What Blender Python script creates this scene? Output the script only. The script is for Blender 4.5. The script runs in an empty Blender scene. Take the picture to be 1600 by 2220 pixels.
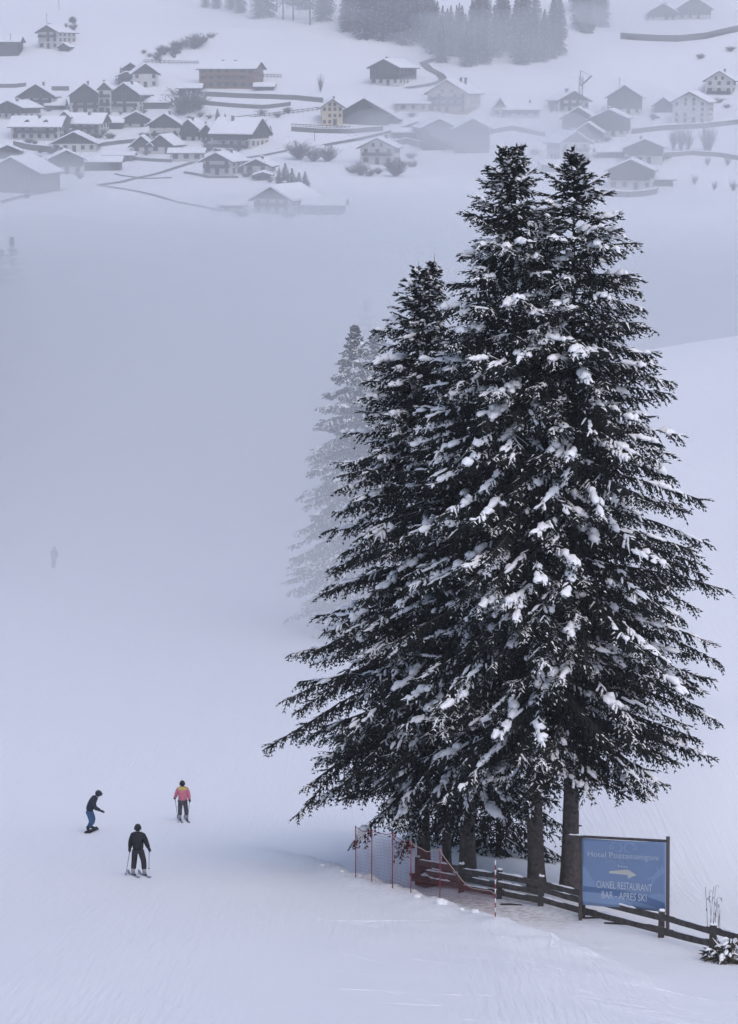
import bpy, bmesh, math, random
import numpy as np
from mathutils import Vector, Matrix

scene = bpy.context.scene
col = scene.collection
R = math.radians

# ------------------------------------------------------------------ camera
F = 4700.0                      # focal length in photo pixels (photo is 1600 x 2220)
PITCH = R(11.5)
cam_data = bpy.data.cameras.new("camera")
cam = bpy.data.objects.new("camera", cam_data)
col.objects.link(cam)
cam.location = (0, 0, 0)
cam.rotation_euler = (R(90) - PITCH, 0, 0)
cam_data.sensor_fit = 'VERTICAL'
cam_data.sensor_height = 36.0
cam_data.sensor_width = 36.0 * 1600 / 2220
cam_data.lens = 36.0 * F / 2220.0
cam_data.clip_start = 0.5
cam_data.clip_end = 6000
scene.camera = cam

# ------------------------------------------------------------------ sky and sun (overcast)
SUN_ELEV, SUN_ROT = R(56), R(148)
world = bpy.data.worlds.new("World")
scene.world = world
world.use_nodes = True
wn = world.node_tree
bg = wn.nodes["Background"]
sky = wn.nodes.new("ShaderNodeTexSky")
sky.sky_type = 'NISHITA'
sky.sun_disc = False
sky.sun_elevation = SUN_ELEV
sky.sun_rotation = SUN_ROT
sky.altitude = 1500
sky.air_density = 1.0
sky.dust_density = 3.0
sky.ozone_density = 1.0
wb = wn.nodes.new("ShaderNodeMix"); wb.data_type = 'RGBA'; wb.blend_type = 'MULTIPLY'; wb.inputs[0].default_value = 1.0
wb.inputs[7].default_value = (1.09, 1.01, 0.95, 1)      # grey lavender cloud light instead of clear blue
wn.links.new(sky.outputs[0], wb.inputs[6]); wn.links.new(wb.outputs[2], bg.inputs[0])
bg.inputs[1].default_value = 0.13
sd = bpy.data.lights.new("sun", 'SUN')
sd.energy = 1.1
sd.angle = R(55)
sd.color = (1.0, 0.93, 0.9)
sun = bpy.data.objects.new("sun", sd)
col.objects.link(sun)
sun.rotation_euler = (R(90) - SUN_ELEV, 0, math.pi - SUN_ROT)   # sky azimuth runs clockwise from +Y
sun.location = (0, 0, 60)

scene.view_settings.view_transform = 'Standard'
scene.view_settings.look = 'None'
scene.view_settings.exposure = 0.38
scene.view_settings.gamma = 1.0
scene.view_settings.use_curve_mapping = False
scene.render.engine = 'CYCLES'
scene.cycles.use_denoising = True
scene.cycles.max_bounces = 7
scene.cycles.diffuse_bounces = 4
scene.cycles.volume_bounces = 4
scene.cycles.transparent_max_bounces = 8
scene.cycles.use_adaptive_sampling = True
scene.cycles.adaptive_threshold = 0.03

# ------------------------------------------------------------------ helpers
def link(name, me, mat=None, parent=None):
    if isinstance(mat, (list, tuple)):
        if len(me.materials) == 0:
            for m in mat:
                me.materials.append(m)
    elif mat is not None and len(me.materials) == 0:
        me.materials.append(mat)
    o = bpy.data.objects.new(name, me)
    col.objects.link(o)
    if parent is not None:
        o.parent = parent
    return o

def tag(o, label=None, cat=None, group=None, kind=None):
    if label: o["label"] = label
    if cat: o["category"] = cat
    if group: o["group"] = group
    if kind: o["kind"] = kind
    return o

def empty(name, loc, label=None, cat=None, group=None, rz=0.0):
    o = bpy.data.objects.new(name, None)
    col.objects.link(o)
    o.location = loc
    o.rotation_euler = (0, 0, rz)
    o.empty_display_size = 0.3
    return tag(o, label, cat, group)

def mesh_np(name, verts, faces, smooth=False, mats=None):
    """verts (n,3), faces (m,k) all of one size k"""
    me = bpy.data.meshes.new(name)
    verts = np.asarray(verts, dtype=np.float32); faces = np.asarray(faces, dtype=np.int32)
    n, k = faces.shape
    me.vertices.add(len(verts)); me.vertices.foreach_set("co", verts.ravel())
    me.loops.add(n * k); me.loops.foreach_set("vertex_index", faces.ravel())
    me.polygons.add(n)
    me.polygons.foreach_set("loop_start", np.arange(0, n * k, k, dtype=np.int32))
    me.polygons.foreach_set("loop_total", np.full(n, k, dtype=np.int32))
    if mats is not None:
        me.polygons.foreach_set("material_index", np.asarray(mats, dtype=np.int32))
    me.polygons.foreach_set("use_smooth", np.full(n, bool(smooth)))
    me.update(calc_edges=True)
    me.validate()
    return me

class MB:
    """collects simple solids, builds one mesh object"""
    def __init__(self): self.v = []; self.f = []; self.m = []
    def add(self, vs, fs, mi=0):
        o = len(self.v); self.v += [tuple(p) for p in vs]
        for f in fs: self.f.append(tuple(i + o for i in f)); self.m.append(mi)
        return self
    def box(self, x0, x1, y0, y1, z0, z1, mi=0):
        vs = [(x, y, z) for z in (z0, z1) for y in (y0, y1) for x in (x0, x1)]
        return self.add(vs, [(0,2,3,1),(4,5,7,6),(0,1,5,4),(2,6,7,3),(0,4,6,2),(1,3,7,5)], mi)
    def beam(self, a, b, w, h, mi=0, up=(0,0,1)):
        a = Vector(a); b = Vector(b); d = (b - a).normalized(); u = Vector(up)
        s = d.cross(u)
        if s.length < 1e-4: s = d.cross(Vector((1,0,0)))
        s.normalize(); u = s.cross(d).normalized()
        vs = []
        for p in (a, b):
            for i, j in ((-1,-1),(1,-1),(1,1),(-1,1)):
                vs.append(p + s * (i * w / 2) + u * (j * h / 2))
        return self.add(vs, [(0,1,2,3),(7,6,5,4),(0,4,5,1),(1,5,6,2),(2,6,7,3),(3,7,4,0)], mi)
    def tube(self, pts, rad, n=8, mi=0, cap=True):
        pts = [Vector(p) for p in pts]
        if not hasattr(rad, '__len__'): rad = [rad] * len(pts)
        vs = []; ref = None
        for i, p in enumerate(pts):
            d = (pts[min(i + 1, len(pts) - 1)] - pts[max(i - 1, 0)]).normalized()
            if ref is None:
                ref = d.cross(Vector((0, 0, 1)))
                if ref.length < 1e-3: ref = d.cross(Vector((1, 0, 0)))
            s = (ref - d * ref.dot(d)).normalized(); t = d.cross(s); ref = s
            for k in range(n):
                a = 2 * math.pi * k / n
                vs.append(p + (s * math.cos(a) + t * math.sin(a)) * rad[i])
        fs = []
        for i in range(len(pts) - 1):
            for k in range(n):
                fs.append((i*n + k, i*n + (k+1) % n, (i+1)*n + (k+1) % n, (i+1)*n + k))
        if cap:
            fs.append(tuple(range(n - 1, -1, -1))); fs.append(tuple(range((len(pts)-1)*n, len(pts)*n)))
        return self.add(vs, fs, mi)
    def prism(self, poly, y0, y1, mi=0):
        """poly: (x,z) outline counter-clockwise seen from -y"""
        n = len(poly)
        vs = [(x, y0, z) for x, z in poly] + [(x, y1, z) for x, z in poly]
        fs = [tuple(range(n)), tuple(range(2*n - 1, n - 1, -1))]
        for i in range(n):
            j = (i + 1) % n
            fs.append((i, i + n, j + n, j))
        return self.add(vs, fs, mi)
    def mesh(self, name, smooth=False):
        me = bpy.data.meshes.new(name)
        me.from_pydata(self.v, [], self.f)
        me.polygons.foreach_set("material_index", self.m)
        if smooth: me.polygons.foreach_set("use_smooth", [True] * len(self.f))
        me.update()
        return me
    def build(self, name, mat, parent=None, smooth=False):
        return link(name, self.mesh(name, smooth), mat, parent)

# value noise -------------------------------------------------------
def _hash(ix, iy, seed):
    n = (ix.astype(np.int64) * 374761393 + iy.astype(np.int64) * 668265263 + seed * 1442695041) & 0x7fffffff
    n = ((n ^ (n >> 13)) * 1274126177) & 0x7fffffff
    n = (n ^ (n >> 16)) & 0xffff
    return n / 65535.0
def vnoise(x, y, seed=0):
    x = np.asarray(x, float); y = np.asarray(y, float)
    ix = np.floor(x); iy = np.floor(y); fx = x - ix; fy = y - iy
    fx = fx*fx*(3-2*fx); fy = fy*fy*(3-2*fy)
    a = _hash(ix, iy, seed); b = _hash(ix+1, iy, seed); c = _hash(ix, iy+1, seed); d = _hash(ix+1, iy+1, seed)
    return (a*(1-fx)+b*fx)*(1-fy) + (c*(1-fx)+d*fx)*fy - 0.5
def sstep(a, b, x):
    t = np.clip((np.asarray(x, float) - a) / (b - a), 0, 1); return t*t*(3-2*t)

# ------------------------------------------------------------------ pixel rays
CP, SP = math.cos(PITCH), math.sin(PITCH)
def ray(u, v):
    a = (u - 800) / F; b = (1110 - v) / F
    return np.array((a, CP + b * SP, -SP + b * CP))
def at_d(u, v, d):
    r = ray(u, v); return Vector(tuple(r * (d / r[1])))
# ------------------------------------------------------------------ terrain height
_P = np.array([(-90,13.35),(-40,0.85),(0,-9.15),(40,-19.15),(70,-26.65),(90,-31.4),(105,-34.3),(125,-36.8),(155,-38.9),(180,-41),
  (220,-46),(300,-56),(400,-59),(480,-51),(530,-42),(560,-37.6),(620,-33),(690,-28),(745,-18.5),(800,-7.7),(850,4.5),(900,17.5),(960,31),(1100,68),(1320,132)], float)
def _pchip_slopes(x, y):
    h = np.diff(x); dl = np.diff(y) / h; m = np.zeros_like(y)
    m[0] = dl[0]; m[-1] = dl[-1]
    for i in range(1, len(y) - 1):
        if dl[i-1] * dl[i] > 0:
            w1 = 2*h[i] + h[i-1]; w2 = h[i] + 2*h[i-1]
            m[i] = (w1 + w2) / (w1 / dl[i-1] + w2 / dl[i])
    return m
_M = _pchip_slopes(_P[:,0], _P[:,1])
def profile(d):
    d = np.clip(d, _P[0,0], _P[-1,0])
    i = np.clip(np.searchsorted(_P[:,0], d) - 1, 0, len(_P) - 2)
    x0 = _P[i,0]; h = _P[i+1,0] - x0; t = (d - x0) / h
    return ((2*t**3-3*t**2+1)*_P[i,1] + (t**3-2*t**2+t)*h*_M[i] + (-2*t**3+3*t**2)*_P[i+1,1] + (t**3-t**2)*h*_M[i+1])

_BERM = None
def base_h(x, y):
    x = np.asarray(x, float); y = np.asarray(y, float)
    z = profile(y)
    near = 1 - sstep(100, 150, y)
    # the ground falls away to the right of the trees, then climbs to a knoll behind them
    z = z - 0.13 * near * np.clip(x - 3.5, 0, 14) * sstep(30, 50, y)
    zf = np.interp(y, [0, 50, 70, 100, 150, 220, 300, 340, 400], [-9, -21.8, -26.2, -29.3, -31.6, -35.0, -38.4, -42, -58])
    zf = zf + 0.035 * np.clip(x - 20, -20, 40) * sstep(90, 200, y) + 0.11 * np.clip(x - 46, -25, 12) * sstep(180, 300, y) + 0.9 * vnoise(x / 26, y / 40, 9)
    lo = 1.5 + np.clip(y - 60, 0, 400) * 0.02; hi = 13 + np.clip(y - 60, 0, 400) * 0.095
    w = np.clip((x - lo) / (hi - lo), 0, 1); w = w * w * (3 - 2 * w) * sstep(66, 95, y) * (1 - sstep(310, 400, y))
    z = z * (1 - w) + zf * w
    # left side of the run is a little higher far out
    z = z + 0.10 * sstep(95, 150, y) * (1 - sstep(250, 400, y)) * np.clip(-x - 10, 0, 60)
    # hillside undulation
    far = sstep(480, 640, y)
    z = z + far * (5 * vnoise(x / 95, y / 80, 3) + 2.0 * vnoise(x / 38, y / 30, 4))
    z = z + (1 - far) * sstep(110, 200, y) * 2.0 * vnoise(x / 50, y / 40, 7)
    return z
def hit0(u, v, fn, d0=20, d1=1315):
    r = ray(u, v); r = r / r[1]
    ds = np.arange(d0, d1, 0.5)
    g = fn(ds * r[0], ds) - ds * r[2]
    k = np.argmax(g > 0)
    if g[k] <= 0: k = len(ds) - 1
    a, b = ds[max(k-1, 0)], ds[k]
    for _ in range(30):
        m = (a + b) / 2
        if fn(np.array([m * r[0]]), np.array([m]))[0] - m * r[2] > 0: b = m
        else: a = m
    return Vector((b * r[0], b, b * r[2]))
# edge of the groomed run, pushed up as a low bank above the trees
_BP = [hit0(u, v, base_h) for u, v in ((470,1808),(560,1832),(640,1856),(720,1880),(790,1908),(860,1930),(960,1962),(1075,1992),(1200,2040),(1330,2100),(1480,2190),(1600,2290))]
_BERM = np.array([(p.x, p.y) for p in _BP])
def berm_sd(x, y):
    """signed distance to the bank line (positive behind it, towards the trees) and position along it 0..1"""
    best = np.full(x.shape, 1e9); sgn = np.zeros(x.shape); tt = np.zeros(x.shape)
    n = len(_BERM) - 1
    for i in range(n):
        a = _BERM[i]; b = _BERM[i+1]; e = b - a; L2 = (e**2).sum()
        t = np.clip(((x - a[0]) * e[0] + (y - a[1]) * e[1]) / L2, 0, 1)
        dx = x - (a[0] + t * e[0]); dy = y - (a[1] + t * e[1]); d = np.hypot(dx, dy)
        s = np.sign(e[0] * (y - a[1]) - e[1] * (x - a[0]))
        k = d < best
        best = np.where(k, d, best); sgn = np.where(k, s, sgn); tt = np.where(k, (i + t) / n, tt)
    return best * sgn, tt
def ground(x, y):
    x = np.atleast_1d(np.asarray(x, float)); y = np.atleast_1d(np.asarray(y, float))
    z = base_h(x, y)
    k = (y > 28) & (y < 112) & (np.abs(x) < 40)
    if k.any():
        xs, ys = x[k], y[k]
        sd_, t = berm_sd(xs, ys)
        w = sstep(0.02, 0.22, t) * (1 - sstep(0.62, 0.98, t))
        wob = 0.5 * vnoise(xs / 1.1, ys / 1.1, 11) + 0.25 * vnoise(xs / 0.45, ys / 0.45, 12)
        sdw = sd_ + wob
        dz = w * (0.20 * np.exp(-((sdw + 0.35) / 0.75)**2) - (0.42 + 0.30 * np.exp(-((t - 0.25) / 0.16)**2)) * sstep(-0.1, 1.6, sdw) * (1 - sstep(2.0, 6, sdw)))
        lump = np.exp(-((sdw - 0.2) / 1.3)**2)
        dz = dz + w * lump * (0.20 * vnoise(xs / 0.5, ys / 0.5, 14) + 0.12 * vnoise(xs / 0.22, ys / 0.22, 15))
        # soft waves of the skied surface; tracks run down and across the fall line
        dz = dz + 0.22 * vnoise(xs / 6.0, ys / 9.0, 16) + 0.05 * vnoise(xs / 1.6, ys / 3.0, 17)
        q = xs * 0.55 + ys * 0.83; p = xs * 0.83 - ys * 0.55
        side = sstep(-3, 4, xs + 0.0) * (1 - sstep(0.3, 2.0, sd_))
        dz = dz + side * (0.10 * vnoise(p / 3.4, q / 0.8, 18))
        p2 = xs * 0.93 + ys * 0.36; q2 = -xs * 0.36 + ys * 0.93
        left = 1 - sstep(-6, 0, xs)
        dz = dz + left * 0.03 * vnoise(p2 / 0.9, q2 / 6.0, 21)
        edge = sstep(28, 34, ys) * (1 - sstep(95, 112, ys)) * (1 - sstep(30, 40, np.abs(xs)))
        z[k] += dz * edge
    return z
def gz(x, y): return float(ground(np.array([x]), np.array([y]))[0])
def hit(u, v, d0=20, d1=1315): return hit0(u, v, ground, d0, d1)

def grow(a, step, end, g=1.06):
    out = []; s = step
    while a < end:
        s *= g; a += s; out.append(min(a, end))
    return out
# ------------------------------------------------------------------ materials
def mat(name, color, rough=0.8, bump=None, var=0.0, vscale=4.0, metal=0.0, spec=0.3):
    m = bpy.data.materials.new(name); m.use_nodes = True
    nt = m.node_tree; b = nt.nodes["Principled BSDF"]
    b.inputs["Base Color"].default_value = (*color, 1)
    b.inputs["Roughness"].default_value = rough
    b.inputs["Metallic"].default_value = metal
    b.inputs["Specular IOR Level"].default_value = spec
    if var or bump:
        tc = nt.nodes.new("ShaderNodeTexCoord")
        nz = nt.nodes.new("ShaderNodeTexNoise"); nz.inputs["Scale"].default_value = vscale; nz.inputs["Detail"].default_value = 6
        nt.links.new(tc.outputs["Object"], nz.inputs["Vector"])
        if var:
            mx = nt.nodes.new("ShaderNodeMix"); mx.data_type = 'RGBA'
            c0 = [c * (1 - var) for c in color]; c1 = [min(1, c * (1 + var)) for c in color]
            mx.inputs[6].default_value = (*c0, 1); mx.inputs[7].default_value = (*c1, 1)
            rp = nt.nodes.new("ShaderNodeMapRange"); rp.inputs[1].default_value = 0.3; rp.inputs[2].default_value = 0.7
            nt.links.new(nz.outputs[0], rp.inputs[0]); nt.links.new(rp.outputs[0], mx.inputs[0])
            nt.links.new(mx.outputs[2], b.inputs["Base Color"])
        if bump:
            bp = nt.nodes.new("ShaderNodeBump"); bp.inputs["Strength"].default_value = bump[0]; bp.inputs["Distance"].default_value = bump[1]
            nt.links.new(nz.outputs[0], bp.inputs["Height"]); nt.links.new(bp.outputs[0], b.inputs["Normal"])
    return m

def snow_ground():
    m = bpy.data.materials.new("packed_snow"); m.use_nodes = True
    nt = m.node_tree; b = nt.nodes["Principled BSDF"]
    b.inputs["Base Color"].default_value = (0.86, 0.87, 0.91, 1)
    b.inputs["Roughness"].default_value = 0.65
    b.inputs["Specular IOR Level"].default_value = 0.25
    tc = nt.nodes.new("ShaderNodeTexCoord")
    def noise(scale, rot, stretch, detail=5):
        mp = nt.nodes.new("ShaderNodeMapping"); mp.inputs["Rotation"].default_value = (0, 0, rot); mp.inputs["Scale"].default_value = stretch
        nz = nt.nodes.new("ShaderNodeTexNoise"); nz.inputs["Scale"].default_value = scale; nz.inputs["Detail"].default_value = detail
        nt.links.new(tc.outputs["Object"], mp.inputs[0]); nt.links.new(mp.outputs[0], nz.inputs["Vector"])
        return nz.outputs[0]
    def madd(a, k, c):
        n = nt.nodes.new("ShaderNodeMath"); n.operation = 'MULTIPLY_ADD'; n.inputs[1].default_value = k
        nt.links.new(a, n.inputs[0])
        if c is None: n.inputs[2].default_value = 0
        else: nt.links.new(c, n.inputs[2])
        return n.outputs[0]
    def mul(a, b_):
        n = nt.nodes.new("ShaderNodeMath"); n.operation = 'MULTIPLY'; nt.links.new(a, n.inputs[0]); nt.links.new(b_, n.inputs[1]); return n.outputs[0]
    def rng_(a, lo, hi):
        n = nt.nodes.new("ShaderNodeMapRange"); n.inputs[1].default_value = lo; n.inputs[2].default_value = hi; nt.links.new(a, n.inputs[0]); return n.outputs[0]
    # ski tracks: long narrow furrows in several directions, each set only in patches
    def furrow(scale, rot, st, lo, hi, pscale, plo, phi_):
        return mul(rng_(noise(scale, rot, st, 1.5), lo, hi), rng_(noise(pscale, rot, (1, 0.35, 1), 0.5), plo, phi_))
    h = madd(furrow(2.4, -0.95, (2.6, 0.05, 1), 0.42, 0.60, 0.16, 0.42, 0.60), 0.5, None)
    h = madd(furrow(2.0, -0.55, (2.6, 0.05, 1), 0.44, 0.60, 0.20, 0.45, 0.62), 0.5, h)
    h = madd(furrow(3.0, 0.12, (2.6, 0.06, 1), 0.44, 0.58, 0.18, 0.46, 0.62), 0.3, h)
    h = madd(noise(6.0, 0.2, (1, 1, 1), 3), 0.30, h)
    h = madd(noise(26.0, 0.0, (1, 1, 1), 1), 0.14, h)
    bp = nt.nodes.new("ShaderNodeBump"); bp.inputs["Strength"].default_value = 0.32; bp.inputs["Distance"].default_value = 0.05
    nt.links.new(h, bp.inputs["Height"]); nt.links.new(bp.outputs[0], b.inputs["Normal"])
    # dirt: needles and earth under the trees
    mx = nt.nodes.new("ShaderNodeMix"); mx.data_type = 'RGBA'
    mx.inputs[6].default_value = (0.86, 0.87, 0.91, 1); mx.inputs[7].default_value = (0.30, 0.26, 0.25, 1)
    at = nt.nodes.new("ShaderNodeAttribute"); at.attribute_name = "litter"
    nz = noise(5.0, 0, (1, 1, 1), 6)
    mr = nt.nodes.new("ShaderNodeMapRange"); mr.inputs[1].default_value = 0.42; mr.inputs[2].default_value = 0.68
    nt.links.new(nz, mr.inputs[0])
    mu = nt.nodes.new("ShaderNodeMath"); mu.operation = 'MULTIPLY'
    nt.links.new(mr.outputs[0], mu.inputs[0]); nt.links.new(at.outputs["Fac"], mu.inputs[1])
    nt.links.new(mu.outputs[0], mx.inputs[0]); nt.links.new(mx.outputs[2], b.inputs["Base Color"])
    return m
M = {}
M['ground'] = snow_ground()
M['snow'] = mat("fresh_snow", (0.92, 0.92, 0.94), 0.7, bump=(0.3, 0.05), vscale=9)
M['roofsnow'] = mat("roof_snow", (0.87, 0.88, 0.92), 0.7)

# ------------------------------------------------------------------ the ground: one sheet
xs = [0.0]; xs = list(np.arange(-19, 19.01, 0.28))
xr = grow(19.0, 0.28, 760, 1.06)
xs = [-v for v in reversed(xr)] + xs + xr
ys = list(np.arange(41, 100, 0.30))
yl = [41 - (v - 41) for v in grow(41.0, 0.21, 131, 1.08)]
ys = sorted(yl) + ys + grow(ys[-1], 0.30, 470, 1.035)
ys = ys + list(np.arange(ys[-1] + 6, 1320, 6.0))
xs = np.array(sorted(set(np.round(xs, 4)))); ys = np.array(sorted(set(np.round(ys, 4))))
GX, GY = np.meshgrid(xs, ys)
GZ = ground(GX.ravel(), GY.ravel())
vv = np.column_stack([GX.ravel(), GY.ravel(), GZ])
nx, ny = len(xs), len(ys)
ii = np.arange(nx * ny).reshape(ny, nx)
ff = np.column_stack([ii[:-1,:-1].ravel(), ii[:-1,1:].ravel(), ii[1:,1:].ravel(), ii[1:,:-1].ravel()])
gm = mesh_np("snow_ground", vv, ff, smooth=True)
# litter under the spruces
LIT = [hit0(u, v, base_h) for u, v in ((1000,1925),(1090,1950),(930,1925),(1180,1955))]
lit = np.zeros(len(vv))
for p, s, a in zip(LIT, (2.6, 2.4, 1.8, 1.6), (0.75, 0.6, 0.7, 0.35)):
    lit = np.maximum(lit, a * np.exp(-(((vv[:,0]-p.x)/s)**2 + ((vv[:,1]-p.y)/s)**2)))
la = gm.attributes.new("litter", 'FLOAT', 'POINT'); la.data.foreach_set("value", lit.astype(np.float32))
g = link("snow_ground", gm, M['ground']); tag(g, kind="structure")
# ------------------------------------------------------------------ spruces
def snow_cover_mat():
    return M['snow']
M['needle'] = mat("spruce_needles", (0.014, 0.018, 0.016), 0.75, var=0.35, vscale=1.3, spec=0.15)
M['dusted'] = mat("snow_dusted_needles", (0.90, 0.90, 0.915), 0.8, var=0.12, vscale=3)
M['bark'] = mat("spruce_bark", (0.085, 0.072, 0.066), 0.9, bump=(0.9, 0.06), var=0.35, vscale=7)
M['limb'] = mat("limb_bark", (0.05, 0.042, 0.038), 0.9)

M['twig'] = mat("bare_twigs", (0.11, 0.095, 0.085), 0.9, var=0.3, vscale=2)
def cones(B, A, L, Rr, snowy):
    """n three-sided spikes: base points B, unit axes A, lengths L, radii Rr; -> verts, faces, material index"""
    n = len(B)
    up = np.array([0, 0, 1.0])
    S = np.cross(A, up); sl = np.linalg.norm(S, axis=1, keepdims=True)
    S = np.where(sl > 1e-3, S / np.maximum(sl, 1e-3), np.array([1.0, 0, 0]))
    U = np.cross(S, A)
    r = Rr[:, None]
    v = np.empty((n, 4, 3))
    v[:, 0] = B + S * r + U * r * 0.45
    v[:, 1] = B - S * r + U * r * 0.45
    v[:, 2] = B - U * r
    v[:, 3] = B + A * L[:, None]
    o = (np.arange(n) * 4)[:, None]
    f = np.concatenate([o + np.array([[0, 3, 1]]), o + np.array([[1, 3, 2]]), o + np.array([[2, 3, 0]])], axis=1).reshape(-1, 3)
    m = np.zeros((n, 3), np.int32); m[:, 0] = snowy
    return v.reshape(-1, 3), f, m.ravel()

def ribbons(P, W, H, lean=False):
    """n pillows of snow: paths P (n,k,3), half widths W and heights H (n,k)"""
    n, k, _ = P.shape
    T = np.gradient(P, axis=1); T /= np.maximum(np.linalg.norm(T, axis=2, keepdims=True), 1e-6)
    S = np.cross(T, np.array([0, 0, 1.0])); sl = np.linalg.norm(S, axis=2, keepdims=True)
    S = np.where(sl > 0.05, S / np.maximum(sl, 0.05), np.array([1.0, 0, 0]))
    U = np.cross(S, T)
    ang = np.array([0, 40, 75, 105, 140, 180, 270]) * math.pi / 180
    if lean: ang = np.array([0, 60, 120, 180, 270]) * math.pi / 180
    c = np.cos(ang); s = np.sin(ang).copy(); s[-1] = -0.25; c[0] = 1.0; c[-2] = -1.0
    rj = np.random.default_rng(n)
    V = P[:, :, None, :] + S[:, :, None, :] * (W[:, :, None, None] * c[None, None, :, None]) + U[:, :, None, :] * (H[:, :, None, None] * s[None, None, :, None])
    q = len(ang)
    V += (rj.random(V.shape) - 0.5) * (0.42 * W[:, :, None, None])
    idx = np.arange(n * k * q).reshape(n, k, q)
    a = idx[:, :-1, :]; b = idx[:, 1:, :]
    Fq = np.stack([a, np.roll(a, -1, axis=2), np.roll(b, -1, axis=2), b], axis=-1).reshape(-1, 4)
    return V.reshape(-1, 3), Fq

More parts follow.
